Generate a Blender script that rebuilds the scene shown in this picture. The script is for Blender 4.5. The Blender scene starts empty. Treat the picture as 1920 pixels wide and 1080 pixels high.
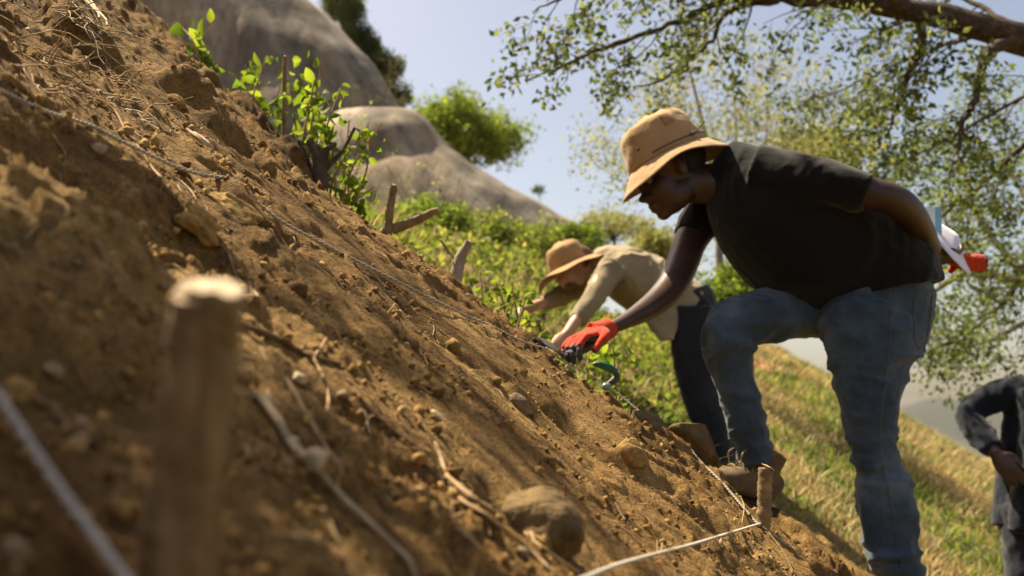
import bpy, bmesh, math, random
import numpy as np
from mathutils import Vector, Matrix
from mathutils.bvhtree import BVHTree

random.seed(7); rng = np.random.default_rng(11)
scene = bpy.context.scene
COL = scene.collection
R = math.radians

# ------------------------------------------------------------------ camera
PITCH = R(7.32)
FPX = 1867.0                                  # focal length in pixels of a 1920 wide frame
cam_d = bpy.data.cameras.new('camera')
cam_d.lens = 35.0; cam_d.sensor_width = 36.0
cam_d.clip_start = 0.02; cam_d.clip_end = 20000
cam_d.dof.use_dof = True
cam_d.dof.focus_distance = 1.8
cam_d.dof.aperture_fstop = 4.2
cam = bpy.data.objects.new('camera', cam_d); COL.objects.link(cam)
cam.location = (0, 0, 0); cam.rotation_euler = (R(90) + PITCH, 0, 0)
scene.camera = cam

# ------------------------------------------------------------------ light
SUN = Vector((-0.41, 0.32, 0.85)).normalized()       # direction towards the sun
world = bpy.data.worlds.new('World'); scene.world = world; world.use_nodes = True
nt = world.node_tree
sky = nt.nodes.new('ShaderNodeTexSky'); sky.sky_type = 'NISHITA'; sky.sun_disc = False
sky.sun_elevation = math.asin(SUN.z); sky.sun_rotation = math.atan2(SUN.x, SUN.y)
sky.air_density = 1.0; sky.dust_density = 6.0; sky.ozone_density = 1.0; sky.altitude = 900
tint = nt.nodes.new('ShaderNodeMix'); tint.data_type = 'RGBA'; tint.blend_type = 'MULTIPLY'; tint.inputs[0].default_value = 1.0
tint.inputs[7].default_value = (1.0, .865, .735, 1)            # dusty dry-season air
nt.links.new(sky.outputs[0], tint.inputs[6]); nt.links.new(tint.outputs[2], nt.nodes['Background'].inputs[0])
nt.nodes['Background'].inputs[1].default_value = 0.082
sl = bpy.data.lights.new('sun', 'SUN'); sl.energy = 5.0; sl.angle = R(0.55); sl.color = (1.0, 0.875, 0.65)
so = bpy.data.objects.new('sun', sl); COL.objects.link(so)
so.rotation_euler = SUN.to_track_quat('Z', 'Y').to_euler()
vs = scene.view_settings
vs.view_transform = 'Standard'; vs.look = 'None'; vs.gamma = 1.0; vs.use_curve_mapping = False
vs.exposure = 1.4
cy = scene.cycles
cy.max_bounces = 6; cy.diffuse_bounces = 3; cy.glossy_bounces = 2; cy.transmission_bounces = 4
cy.transparent_max_bounces = 6; cy.volume_bounces = 1
cy.use_denoising = True
cy.sample_clamp_indirect = 8.0

# ------------------------------------------------------------------ pixel helpers
CP, SP = math.cos(PITCH), math.sin(PITCH)
def ray(px, py):
    u = (px - 960) / FPX; v = (540 - py) / FPX
    return np.array([u, CP - SP * v, SP + CP * v])
def at(px, py, y):
    d = ray(px, py); return d * (y / d[1])

# ------------------------------------------------------------------ noise
_perm = np.random.default_rng(3).permutation(256); _perm = np.concatenate([_perm, _perm, _perm])
_ang = np.random.default_rng(4).uniform(0, 2 * np.pi, 256); _gx, _gy = np.cos(_ang), np.sin(_ang)
_g3 = np.random.default_rng(5).normal(size=(256, 3)); _g3 /= np.linalg.norm(_g3, axis=1)[:, None]
def fade(t): return t * t * t * (t * (t * 6 - 15) + 10)
def noise2(x, y):
    x = np.asarray(x, float); y = np.asarray(y, float)
    xi = np.floor(x).astype(int); yi = np.floor(y).astype(int)
    xf, yf = x - xi, y - yi; xi &= 255; yi &= 255
    def g(ix, iy, dx, dy):
        h = _perm[_perm[ix] + iy]; return _gx[h] * dx + _gy[h] * dy
    u, v = fade(xf), fade(yf)
    a = g(xi, yi, xf, yf); b = g(xi + 1, yi, xf - 1, yf); c = g(xi, yi + 1, xf, yf - 1); d = g(xi + 1, yi + 1, xf - 1, yf - 1)
    return (a + u * (b - a) + v * ((c + u * (d - c)) - (a + u * (b - a)))) * 1.5
def noise3(p):
    p = np.asarray(p, float); i = np.floor(p).astype(int); f = p - i; i &= 255
    u = fade(f); out = 0
    for a in (0, 1):
        for b in (0, 1):
            for c in (0, 1):
                h = _perm[_perm[_perm[i[:, 0] + a] + i[:, 1] + b] + i[:, 2] + c]
                w = (u[:, 0] if a else 1 - u[:, 0]) * (u[:, 1] if b else 1 - u[:, 1]) * (u[:, 2] if c else 1 - u[:, 2])
                out = out + w * (_g3[h] * (f - np.array([a, b, c]))).sum(1)
    return out * 1.5
def fbm2(x, y, n=4, s=1.0):
    o = 0; a = 1.0
    for k in range(n):
        o = o + a * noise2(x * s + 17.3 * k, y * s - 9.1 * k); s *= 2.05; a *= 0.5
    return o
def sstep(a, b, x):
    x = np.asarray(x, float)
    t = np.clip((x - a) / (b - a), 0, 1); return t * t * (3 - 2 * t)

# ------------------------------------------------------------------ terrain functions
def plane_z(x, y): return -0.30 - 0.75 * x + 0.21 * y
def crest_y(x): return 2.55 + np.clip(-x - 0.55, 0, 3) * 1.45 + .40 * sstep(.30, .75, x)
def hit(px, py):
    d = ray(px, py); t = -0.30 / (d[2] + 0.75 * d[0] - 0.21 * d[1]); return d * t
_BY = np.array([-50, 0, 2.6, 3.0, 3.6, 5, 8, 11, 15, 18, 24, 40, 80, 300, 900, 9000], float)
_BZ = np.array([-4, -.1, .42, .48, .55, .80, 1.66, 2.5, 3.55, 3.9, 3.6, 1.2, -6, -40, -70, -120], float)
def hillside(x, y):
    k = .75 - .63 * sstep(3.2, 9, y)                      # the bank flattens beyond the dig
    k2 = .75 - .25 * sstep(3.2, 9, y)
    s = np.where(x < 0, k * x, .75 * x); s = np.where(x > 1, .75 + .5 * (x - 1), s); s = s + .10 * np.clip(x - 3.8, 0, 50); s = np.where(x < -3, -3 * k + k2 * (x + 3), s)
    return np.clip(s, -22, 60)
def ground_h(x, y):
    x = np.asarray(x, float); y = np.asarray(y, float)
    b = (np.interp(y - .4, _BY, _BZ) + np.interp(y, _BY, _BZ) + np.interp(y + .4, _BY, _BZ)) / 3
    far = -.30 - hillside(x, y) + b - .85 * sstep(6, 14, y) * sstep(3.4, .9, x)
    near = plane_z(x, y) - .16
    z = near + (far - near) * sstep(-.05, .40, y - crest_y(x))
    z = z - .36 * np.exp(-((x - 2.7) ** 2 + (y - 3.9) ** 2) / 1.3 ** 2)
    d = np.hypot(x, y)
    z = z + .05 * fbm2(x, y, 3, .9) * sstep(2.5, 4, y) + .25 * fbm2(x, y, 2, .12) * sstep(8, 20, d)
    return np.maximum(z, -70 + .0 * x)

def P2(px, py): h = hit(px, py); return h[0], h[1]
# (pixel, pixel, radius across, radius down, height): hollows and lumps seen in the photograph
BUMPS = [(875, 672, .055, .045, -.055), (835, 640, .06, .03, -.02), (690, 440, .07, .035, -.030), (650, 410, .04, .03, -.02),
         (560, 520, .05, .04, .014), (740, 560, .05, .035, -.018), (455, 400, .05, .03, .035), (500, 425, .06, .04, -.03),
         (150, 95, .06, .05, .05), (240, 130, .05, .06, -.04), (400, 235, .06, .05, .04), (440, 270, .05, .04, -.035),
         (330, 420, .05, .04, .03), (380, 470, .06, .04, -.04), (560, 590, .04, .03, -.02),
         (120, 330, .07, .05, -.04), (960, 745, .05, .03, .02), (1040, 770, .09, .05, -.028), (1120, 840, .08, .04, -.02),
         (1180, 870, .04, .03, .028), (700, 820, .05, .03, -.025), (620, 740, .04, .03, -.018), (920, 905, .05, .03, -.022),
         (560, 300, .05, .07, .05), (610, 640, .04, .02, .01), (1000, 705, .05, .02, .012), (1290, 900, .06, .04, -.025),
         (1330, 985, .06, .06, -.04), (1520, 985, .10, .06, -.03), (1260, 800, .06, .04, .03), (200, 560, .05, .05, .03), (120, 640, .05, .05, -.03),
         (330, 180, .08, .05, .04), (480, 230, .06, .07, .03)]
_BUMP = [P2(a, b) + (rx * 1.1, ry * 1.1, h * 1.65) for a, b, rx, ry, h in BUMPS] + [(.69, 2.62, .20, .20, -.075)]
def rough_mask(x, y):
    # the freshly scraped middle is smooth, the top and the near edge are cloddy
    cx, cy_ = P2(900, 700)
    m = np.exp(-(((x - cx) / .75) ** 2 + ((y - cy_) / .75) ** 2))
    return np.clip(1.15 - .85 * m, .25, 1.2)
def dirt_h(x, y, fine=True):
    x = np.asarray(x, float); y = np.asarray(y, float)
    z = plane_z(x, y)
    for bx_, by_, rx, ry, h in _BUMP:
        wx = (x - bx_) + .03 * noise2(x * 14, y * 14); wy = (y - by_) + .03 * noise2(x * 14 + 40, y * 14)
        r2 = (wx / rx) ** 2 + (wy / ry) ** 2
        z = z + h * np.exp(-r2 ** 1.3)
    m = rough_mask(x, y) * (.35 + .85 * sstep(-.35, .35, fbm2(x + 5, y, 2, 2.3)))
    # along (down slope) and across coordinates
    z = z + .022 * fbm2(x, y, 2, 1.6)
    n1 = fbm2(x * .8, y, 3, 7.0)
    z = z + .011 * m * n1
    led = noise2(x * 9 + 3, y * 8) + .5 * noise2(x * 23, y * 21)
    z = z + .017 * m * sstep(.16, .24, led)                       # broken ledges
    ter = x * 5.5 + y * .8 + 1.5 * fbm2(x, y, 3, 3.0); fr = ter - np.floor(ter)
    z = z + .030 * m * sstep(-.10, .30, fbm2(x + 50, y * 1.4, 2, 3.4)) * (fr * (1 - sstep(.82, 1.0, fr)) - .35)     # slumped terraces
    ter = x * 15 + y * 4 + 1.6 * fbm2(x + 9, y, 3, 8.0); fr = ter - np.floor(ter)
    z = z + .010 * m * sstep(-.15, .25, fbm2(x + 80, y * 1.4, 2, 6.0)) * (fr * (1 - sstep(.80, 1.0, fr)) - .35)
    led2 = noise2(x * 21 + 30, y * 19) + .5 * noise2(x * 47, y * 45)
    z = z + .0085 * m * sstep(.20, .30, led2)
    if fine:
        n2 = fbm2(x, y, 3, 38.0)
        z = z + .0036 * m * n2 + .0022 * np.abs(noise2(x * 95, y * 95)) * 1.6
        z = z + .0016 * noise2(x * 190, y * 190)
    c = y - crest_y(x) - .05 * noise2(x * 5, y * 0 + 4) - .02 * noise2(x * 17, y * 0 + 9)
    soft = np.where(c > -.4, np.logaddexp(0, c / .05) * .05, 0)
    z = z - .95 * soft
    e = np.maximum(x - 1.85, 0); z = z - .9 * e
    e = np.maximum(-x - .98 * (y + .6) + .12, 0); z = z - .6 * e
    return z
def surf(px, py, lift=0.0, it=14):
    """point of the dirt surface seen at a pixel"""
    d = ray(px, py); t0, t1 = .15, 6.0
    ts = np.linspace(.15, 6, 1600)
    p = d[None, :] * ts[:, None]
    below = p[:, 2] < dirt_h(p[:, 0], p[:, 1]) + lift
    ok = below & (p[:, 1] < crest_y(p[:, 0]) + .1)
    if ok.any(): return p[int(np.argmax(ok))]
    gap = p[:, 2] - dirt_h(p[:, 0], p[:, 1]) + 9 * (p[:, 1] > crest_y(p[:, 0]))
    return p[int(np.argmin(gap))]
def gsurf(px, py):
    d = ray(px, py); ts = np.linspace(2.7, 60, 6000); p = d[None, :] * ts[:, None]
    below = p[:, 2] < ground_h(p[:, 0], p[:, 1])
    k = int(np.argmax(below)) if below.any() else len(ts) - 1
    return p[k]

# ------------------------------------------------------------------ materials
def new_mat(name, rough=.8, spec=.3):
    m = bpy.data.materials.new(name); m.use_nodes = True
    b = m.node_tree.nodes['Principled BSDF']; b.inputs['Roughness'].default_value = rough
    b.inputs['Specular IOR Level'].default_value = spec
    return m, m.node_tree.nodes, m.node_tree.links, b
def ramp(N, stops):
    r = N.new('ShaderNodeValToRGB'); e = r.color_ramp.elements
    while len(e) < len(stops): e.new(.5)
    for k, (p, c) in enumerate(stops):
        e[k].position = p; e[k].color = (c[0], c[1], c[2], 1)
    return r
def noise_node(N, Lk, scale, detail=4, rough=.55, coord=None, dist=0):
    n = N.new('ShaderNodeTexNoise'); n.inputs['Scale'].default_value = scale
    n.inputs['Detail'].default_value = detail; n.inputs['Roughness'].default_value = rough
    n.inputs['Distortion'].default_value = dist
    if coord is not None: Lk.new(coord, n.inputs['Vector'])
    return n
def mixc(N, Lk, fac, a, b, mode='MIX'):
    m = N.new('ShaderNodeMix'); m.data_type = 'RGBA'; m.blend_type = mode
    for s, v in ((m.inputs[0], fac), (m.inputs[6], a), (m.inputs[7], b)):
        if isinstance(v, (int, float)): s.default_value = v
        elif isinstance(v, tuple): s.default_value = (*v, 1)
        else: Lk.new(v, s)
    return m.outputs[2]
def pos(N): return N.new('ShaderNodeNewGeometry').outputs['Position']
def obj_co(N): return N.new('ShaderNodeTexCoord').outputs['Object']
def bump(N, Lk, b, h, strength, dist):
    k = N.new('ShaderNodeBump'); k.inputs['Strength'].default_value = strength; k.inputs['Distance'].default_value = dist
    Lk.new(h, k.inputs['Height']); Lk.new(k.outputs[0], b.inputs['Normal']); return k
def simple(name, stops, scale, rough=.8, bs=.3, bd=.004, detail=5, spec=.3, bscale=None, stretch=None):
    m, N, L_, b = new_mat(name, rough, spec)
    co = obj_co(N)
    if stretch:
        mp = N.new('ShaderNodeMapping'); mp.inputs['Scale'].default_value = stretch; L_.new(co, mp.inputs[0]); co = mp.outputs[0]
    n = noise_node(N, L_, scale, detail, .6, co); r = ramp(N, stops); L_.new(n.outputs[0], r.inputs[0])
    L_.new(r.outputs[0], b.inputs['Base Color'])
    if bs:
        n2 = noise_node(N, L_, bscale or scale * 3, 4, .6, co); bump(N, L_, b, n2.outputs[0], bs, bd)
    return m
M = {}
def soil_mat():
    m, N, L_, b = new_mat('soil', .95, .12); p = pos(N)
    n1 = noise_node(N, L_, 3.2, 5, .6, p); n2 = noise_node(N, L_, 45, 5, .65, p); n3 = noise_node(N, L_, 260, 3, .6, p)
    r1 = ramp(N, [(.30, (.150, .080, .027)), (.48, (.255, .150, .053)), (.68, (.350, .222, .084))]); L_.new(n1.outputs[0], r1.inputs[0])
    nh_ = noise_node(N, L_, 1.7, 4, .62, p, .5); rh = ramp(N, [(.36, (.48, .46, .44)), (.49, (1, 1, 1))]); L_.new(nh_.outputs[0], rh.inputs[0])
    r2 = ramp(N, [(.30, (.50, .47, .44)), (.52, (1, 1, 1)), (.75, (1.28, 1.22, 1.12))]); L_.new(n2.outputs[0], r2.inputs[0])
    c = mixc(N, L_, 1.0, r1.outputs[0], r2.outputs[0], 'MULTIPLY')
    c = mixc(N, L_, 1.0, c, rh.outputs[0], 'MULTIPLY')
    r3 = ramp(N, [(.34, (.62, .60, .58)), (.50, (1, 1, 1)), (.66, (1.15, 1.12, 1.05)), (.74, (1.6, 1.55, 1.45))]); L_.new(n3.outputs[0], r3.inputs[0])
    c = mixc(N, L_, 1.0, c, r3.outputs[0], 'MULTIPLY')
    L_.new(c, b.inputs['Base Color'])
    a = N.new('ShaderNodeMath'); a.operation = 'MULTIPLY_ADD'; L_.new(n3.outputs[0], a.inputs[0]); a.inputs[1].default_value = .5
    n4 = noise_node(N, L_, 110, 5, .7, p); L_.new(n4.outputs[0], a.inputs[2])
    bump(N, L_, b, a.outputs[0], 1.0, .012)
    return m
M['soil'] = soil_mat()
def clod_mat():
    m, N, L_, b = new_mat('clod', .95, .1)
    g = N.new('ShaderNodeNewGeometry')
    r = ramp(N, [(0, (.115, .064, .023)), (.55, (.26, .15, .048)), (.96, (.35, .218, .076)), (1, (.44, .34, .22))]); L_.new(g.outputs['Random Per Island'], r.inputs[0])
    n = noise_node(N, L_, 120, 4, .65, g.outputs['Position']); r2 = ramp(N, [(.3, (.55, .55, .55)), (.7, (1.15, 1.15, 1.15))]); L_.new(n.outputs[0], r2.inputs[0])
    L_.new(mixc(N, L_, 1.0, r.outputs[0], r2.outputs[0], 'MULTIPLY'), b.inputs['Base Color'])
    bump(N, L_, b, n.outputs[0], .7, .004); return m
M['clod'] = clod_mat()
def turf_mat():
    m, N, L_, b = new_mat('turf', .95, .1); p = pos(N)
    n1 = noise_node(N, L_, .9, 4, .6, p); n2 = noise_node(N, L_, 14, 5, .7, p)
    r1 = ramp(N, [(.36, (.10, .115, .028)), (.50, (.22, .165, .062)), (.62, (.30, .20, .085))]); L_.new(n1.outputs[0], r1.inputs[0])
    r2 = ramp(N, [(.3, (.45, .45, .45)), (.7, (1.2, 1.2, 1.2))]); L_.new(n2.outputs[0], r2.inputs[0])
    L_.new(mixc(N, L_, 1.0, r1.outputs[0], r2.outputs[0], 'MULTIPLY'), b.inputs['Base Color'])
    bump(N, L_, b, n2.outputs[0], .8, .03); return m
M['turf'] = turf_mat()
def leaf_mat(name, stops, trans=.5, gloss=.35, tint=(1.4, 1.55, .6), patch=None, single=False):
    m, N, L_, b = new_mat(name, .6, gloss * .4); g = N.new('ShaderNodeNewGeometry')
    rnd = N.new('ShaderNodeObjectInfo').outputs['Random'] if single else g.outputs['Random Per Island']
    r = ramp(N, stops); L_.new(rnd, r.inputs[0]); colr = r.outputs[0]
    if patch:                                                # stands of darker or drier plants
        n = noise_node(N, L_, patch, 3, .6, g.outputs['Position']); rp = ramp(N, [(.36, (.42, .50, .50)), (.5, (.9, .95, .95)), (.62, (1.15, 1.08, 1.1)), (.72, (1.5, 1.15, 1.5))])
        L_.new(n.outputs[0], rp.inputs[0]); colr = mixc(N, L_, 1.0, colr, rp.outputs[0], 'MULTIPLY')
    L_.new(colr, b.inputs['Base Color'])
    t = N.new('ShaderNodeBsdfTranslucent'); L_.new(mixc(N, L_, 1.0, colr, tint, 'MULTIPLY'), t.inputs[0])
    x = N.new('ShaderNodeMixShader'); x.inputs[0].default_value = trans
    L_.new(b.outputs[0], x.inputs[1]); L_.new(t.outputs[0], x.inputs[2])
    L_.new(x.outputs[0], N['Material Output'].inputs[0]); return m
M['leaf_tree'] = leaf_mat('leaf_tree', [(0, (.060, .082, .034)), (.6, (.120, .145, .055)), (1, (.25, .255, .10))], .48, .35, (1.3, 1.4, .7))
M['leaf_dark'] = leaf_mat('leaf_dark', [(0, (.060, .072, .036)), (1, (.13, .14, .070))], .4)
M['leaf_yellow'] = leaf_mat('leaf_yellow', [(0, (.21, .22, .09)), (.7, (.31, .30, .13)), (1, (.40, .34, .15))], .5, .3, (1.25, 1.3, .8))
M['leaf_round'] = leaf_mat('leaf_round', [(0, (.11, .14, .032)), (.6, (.20, .235, .055)), (1, (.30, .32, .085))], .5)
M['leaf_bush'] = leaf_mat('leaf_bush', [(0, (.085, .125, .030)), (.6, (.145, .185, .045)), (1, (.22, .245, .065))], .52)
M['leaf_fresh'] = leaf_mat('leaf_fresh', [(0, (.085, .13, .022)), (.6, (.14, .19, .032)), (1, (.22, .25, .045))], .52)
M['leaf_weed'] = leaf_mat('leaf_weed', [(0, (.085, .115, .028)), (.5, (.17, .195, .048)), (.8, (.24, .235, .072)), (1, (.33, .25, .11))], .55, .3, (1.35, 1.5, .7), 1.5)
M['leaf_sprig'] = leaf_mat('leaf_sprig', [(0, (.085, .13, .022)), (.6, (.15, .195, .032)), (1, (.25, .27, .045))], .55, .3, single=True)
M['blade_dry'] = leaf_mat('blade_dry', [(0, (.28, .20, .09)), (.6, (.42, .32, .155)), (1, (.52, .42, .23))], .35, .15, (1.15, 1.08, .85), 1.2)
M['blade_green'] = leaf_mat('blade_green', [(0, (.10, .135, .038)), (.6, (.175, .205, .062)), (1, (.33, .29, .12))], .48, .2, (1.3, 1.4, .7), 1.3)
M['bark'] = simple('bark', [(.3, (.038, .027, .018)), (.55, (.085, .060, .040)), (.75, (.16, .12, .085))], 30, .9, .8, .01, stretch=(1, 1, 1))
M['bark_pale'] = simple('bark_pale', [(.3, (.19, .15, .105)), (.6, (.32, .265, .195)), (.8, (.42, .36, .28))], 22, .85, .5, .006)
M['bark_stump'] = simple('bark_stump', [(.3, (.13, .085, .040)), (.6, (.25, .165, .082)), (.8, (.36, .25, .135))], 40, .85, .6, .004)
M['stake'] = simple('stake', [(.25, (.075, .045, .018)), (.5, (.17, .105, .045)), (.75, (.30, .195, .09))], 26, .8, .6, .004, stretch=(3, 3, .6))
M['cutwood'] = simple('cutwood', [(.3, (.36, .25, .14)), (.6, (.55, .42, .27)), (.8, (.66, .54, .38))], 60, .85, .4, .002)
M['granite'] = None
def granite():
    m, N, L_, b = new_mat('granite', .9, .2); p = pos(N)
    mp = N.new('ShaderNodeMapping'); mp.inputs['Scale'].default_value = (1.0, 1.0, .25); L_.new(p, mp.inputs[0])
    n1 = noise_node(N, L_, .9, 6, .62, mp.outputs[0], .4); n2 = noise_node(N, L_, 3.5, 7, .72, mp.outputs[0]); n0 = noise_node(N, L_, .28, 3, .5, p)
    r1 = ramp(N, [(.32, (.10, .086, .070)), (.50, (.22, .190, .152)), (.66, (.38, .325, .255))]); L_.new(n1.outputs[0], r1.inputs[0])
    r0 = ramp(N, [(.38, (.78, .80, .84)), (.62, (1.22, 1.08, .90))]); L_.new(n0.outputs[0], r0.inputs[0])
    r2 = ramp(N, [(.32, (.50, .50, .52)), (.5, (1, 1, 1)), (.68, (1.25, 1.2, 1.12))]); L_.new(n2.outputs[0], r2.inputs[0])
    c = mixc(N, L_, 1.0, r1.outputs[0], r2.outputs[0], 'MULTIPLY'); c = mixc(N, L_, 1.0, c, r0.outputs[0], 'MULTIPLY')
    L_.new(c, b.inputs['Base Color']); bump(N, L_, b, n2.outputs[0], .6, .06); return m
M['granite'] = granite()
M['stone'] = simple('stone', [(.3, (.13, .085, .045)), (.55, (.23, .155, .085)), (.8, (.32, .23, .135))], 22, .92, .7, .006, bscale=70)
M['stone_pale'] = simple('stone_pale', [(.3, (.32, .235, .13)), (.6, (.45, .345, .20)), (.8, (.55, .44, .28))], 60, .85, .5, .002)
M['stone_dark'] = simple('stone_dark', [(.3, (.070, .045, .018)), (.55, (.13, .083, .033)), (.8, (.22, .138, .055))], 25, .95, .8, .008, bscale=90)
M['string'] = simple('string', [(.3, (.27, .235, .18)), (.7, (.46, .41, .33))], 300, .9, .6, .001)
M['string_grey'] = simple('string_grey', [(.3, (.30, .29, .27)), (.7, (.50, .48, .45))], 300, .9, .6, .001)
M['root'] = simple('root', [(.3, (.20, .125, .055)), (.7, (.40, .27, .135))], 60, .9, .4, .002)
M['root_dark'] = simple('root_dark', [(.3, (.085, .048, .022)), (.7, (.19, .11, .05))], 60, .9, .4, .002)
M['straw'] = simple('straw', [(.3, (.25, .18, .10)), (.7, (.42, .33, .20))], 60, .9, 0)
M['skin_dark'] = simple('skin_dark', [(.3, (.036, .018, .011)), (.7, (.070, .034, .018))], 18, .42, .4, .0012, spec=.45, bscale=260)
M['skin_fair'] = simple('skin_fair', [(.3, (.42, .21, .13)), (.7, (.56, .31, .21))], 18, .5, .2, .001, spec=.4, bscale=260)
M['eye'] = simple('eye', [(.3, (.16, .13, .11)), (.7, (.22, .19, .16))], 20, .2, 0)
def cloth(name, stops, scale, rough=.9, weave=700, bs=.25, mott=14):
    m, N, L_, b = new_mat(name, rough, .12); co = obj_co(N)
    n = noise_node(N, L_, scale, 4, .6, co); r = ramp(N, stops); L_.new(n.outputs[0], r.inputs[0])
    n2 = noise_node(N, L_, weave, 2, .6, co); r2 = ramp(N, [(.35, (.80, .80, .80)), (.65, (1.15, 1.15, 1.15))]); L_.new(n2.outputs[0], r2.inputs[0])
    L_.new(mixc(N, L_, 1.0, r.outputs[0], r2.outputs[0], 'MULTIPLY'), b.inputs['Base Color'])
    n3 = noise_node(N, L_, mott, 4, .55, co, .6); bump(N, L_, b, n3.outputs[0], bs, .02)
    b.inputs['Sheen Weight'].default_value = .15
    return m
M['tee_black'] = cloth('tee_black', [(.3, (.0065, .006, .0062)), (.7, (.0105, .0095, .0098))], 8, .95)
M['jeans'] = cloth('jeans', [(.28, (.028, .042, .062)), (.5, (.052, .076, .105)), (.72, (.120, .155, .195))], 5.5, .9, 500, .35, 17)
M['jeans_seam'] = cloth('jeans_seam', [(.3, (.085, .075, .065)), (.7, (.14, .115, .085))], 60, .9)
M['khaki'] = cloth('khaki', [(.3, (.235, .185, .115)), (.7, (.33, .265, .17))], 6)
M['trouser_dark'] = cloth('trouser_dark', [(.3, (.016, .018, .026)), (.7, (.030, .033, .045))], 6)
M['navy'] = cloth('navy', [(.3, (.006, .009, .015)), (.7, (.013, .017, .026))], 6)
M['grey_tee'] = cloth('grey_tee', [(.3, (.095, .09, .085)), (.7, (.15, .14, .13))], 6)
M['hat_tan'] = cloth('hat_tan', [(.3, (.34, .215, .105)), (.7, (.44, .29, .150))], 9, .9, 600, .3, 20)
M['hat_brown'] = cloth('hat_brown', [(.3, (.32, .185, .080)), (.7, (.42, .25, .12))], 9, .9, 600, .2, 16)
M['patch'] = simple('patch', [(.3, (.27, .145, .055)), (.7, (.36, .20, .085))], 200, .7, .4, .001)
M['cord'] = simple('cord', [(.3, (.055, .05, .045)), (.7, (.12, .11, .095))], 200, .8, 0)
M['metal_dark'] = simple('metal_dark', [(.3, (.022, .020, .019)), (.7, (.06, .052, .045))], 60, .45, .3, .001, spec=.5)
M['glove'] = cloth('glove', [(.3, (.42, .030, .010)), (.7, (.58, .055, .014))], 40, .85, 900, .3, 60)
M['glove_palm'] = simple('glove_palm', [(.3, (.026, .026, .030)), (.7, (.065, .06, .06))], 60, .6, .3, .002)
M['boot'] = simple('boot', [(.3, (.085, .052, .027)), (.6, (.16, .102, .054)), (.8, (.26, .18, .10))], 30, .8, .4, .003)
M['sole'] = simple('sole', [(.3, (.020, .016, .013)), (.7, (.055, .042, .03))], 40, .85, .4, .003)
M['lace'] = simple('lace', [(.3, (.16, .11, .06)), (.7, (.30, .22, .13))], 200, .9, 0)
M['paper'] = simple('paper', [(.3, (.66, .63, .70)), (.7, (.76, .73, .78))], 6, .7, 0)
M['card_blue'] = simple('card_blue', [(.3, (.22, .42, .60)), (.7, (.30, .50, .68))], 12, .5, 0)
M['card_white'] = simple('card_white', [(.3, (.68, .76, .78)), (.7, (.78, .84, .86))], 12, .4, 0)
M['green_plastic'] = simple('green_plastic', [(.3, (.006, .07, .032)), (.7, (.012, .12, .052))], 20, .35, 0, spec=.5)
M['glass_green'] = simple('glass_green', [(.3, (.10, .16, .13)), (.7, (.20, .26, .22))], 40, .2, 0, spec=.6)
M['hill'] = simple('hill', [(.3, (.016, .022, .020)), (.7, (.036, .040, .034))], .006, 1, 0)
M['hair'] = simple('hair', [(.3, (.012, .009, .007)), (.7, (.03, .022, .016))], 200, .8, .6, .002)
M['beard'] = simple('beard', [(.3, (.10, .055, .03)), (.7, (.18, .10, .05))], 200, .8, .6, .002)

# ------------------------------------------------------------------ mesh helpers
def mk(name, V, F, mat, parent=None, smooth=True, label=None, cat=None, group=None, kind=None):
    V = np.asarray(V, dtype=np.float32).reshape(-1, 3)
    me = bpy.data.meshes.new(name)
    if isinstance(F, np.ndarray):
        k = F.shape[1]; n = len(F)
        me.vertices.add(len(V)); me.vertices.foreach_set('co', V.ravel())
        me.loops.add(n * k); me.loops.foreach_set('vertex_index', F.astype(np.int32).ravel())
        me.polygons.add(n); me.polygons.foreach_set('loop_start', np.arange(0, n * k, k, dtype=np.int32))
        me.update(calc_edges=True); me.validate()
    else:
        me.from_pydata(V.tolist(), [], F); me.update()
    if smooth: me.polygons.foreach_set('use_smooth', np.ones(len(me.polygons), dtype=bool))
    mats = mat if isinstance(mat, (list, tuple)) else [mat]
    for m in mats: me.materials.append(M[m])
    o = bpy.data.objects.new(name, me); COL.objects.link(o)
    if parent is not None: o.parent = parent
    tag(o, label, cat, group, kind); return o
def tag(o, label=None, cat=None, group=None, kind=None):
    for k, v in (('label', label), ('category', cat), ('group', group), ('kind', kind)):
        if v: o[k] = v
    return o
def empty(name, loc, label, cat, group=None):
    o = bpy.data.objects.new(name, None); COL.objects.link(o); o.location = [float(v) for v in loc]; o.empty_display_size = .05
    return tag(o, label, cat, group)
def sub(V, root):                       # world vertices -> the root's space (roots are never rotated)
    return np.asarray(V, float) - np.array(root.location)[None, :]
def join(parts):
    Vs, Fs, n = [], [], 0
    for V, F in parts:
        Vs.append(np.asarray(V, float)); Fs += [tuple(int(i) + n for i in f) for f in F]; n += len(V)
    return np.concatenate(Vs), Fs
def cr(P, n):                            # Catmull-Rom resample of rows
    P = np.asarray(P, float)
    if len(P) < 3: 
        t = np.linspace(0, 1, n)[:, None]; return P[0] * (1 - t) + P[-1] * t
    Q = np.vstack([2 * P[0] - P[1], P, 2 * P[-1] - P[-2]])
    out = []
    for s in np.linspace(0, len(P) - 1 - 1e-9, n):
        i = int(s); t = s - i; a, b, c, d = Q[i], Q[i + 1], Q[i + 2], Q[i + 3]
        out.append(.5 * (2 * b + (c - a) * t + (2 * a - 5 * b + 4 * c - d) * t * t + (3 * b - a - 3 * c + d) * t ** 3))
    return np.array(out)
def frames(C, ref):
    T = np.gradient(C, axis=0); T /= np.linalg.norm(T, axis=1)[:, None] + 1e-12
    B = ref[None, :] - (T @ ref)[:, None] * T
    nb = np.linalg.norm(B, axis=1)
    bad = nb < .15
    if bad.any():
        alt = np.array([0.3, 0.2, 1.0]); Ba = alt[None, :] - (T @ alt)[:, None] * T; B[bad] = Ba[bad]
    B /= np.linalg.norm(B, axis=1)[:, None]
    return T, np.cross(T, B), B
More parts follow.
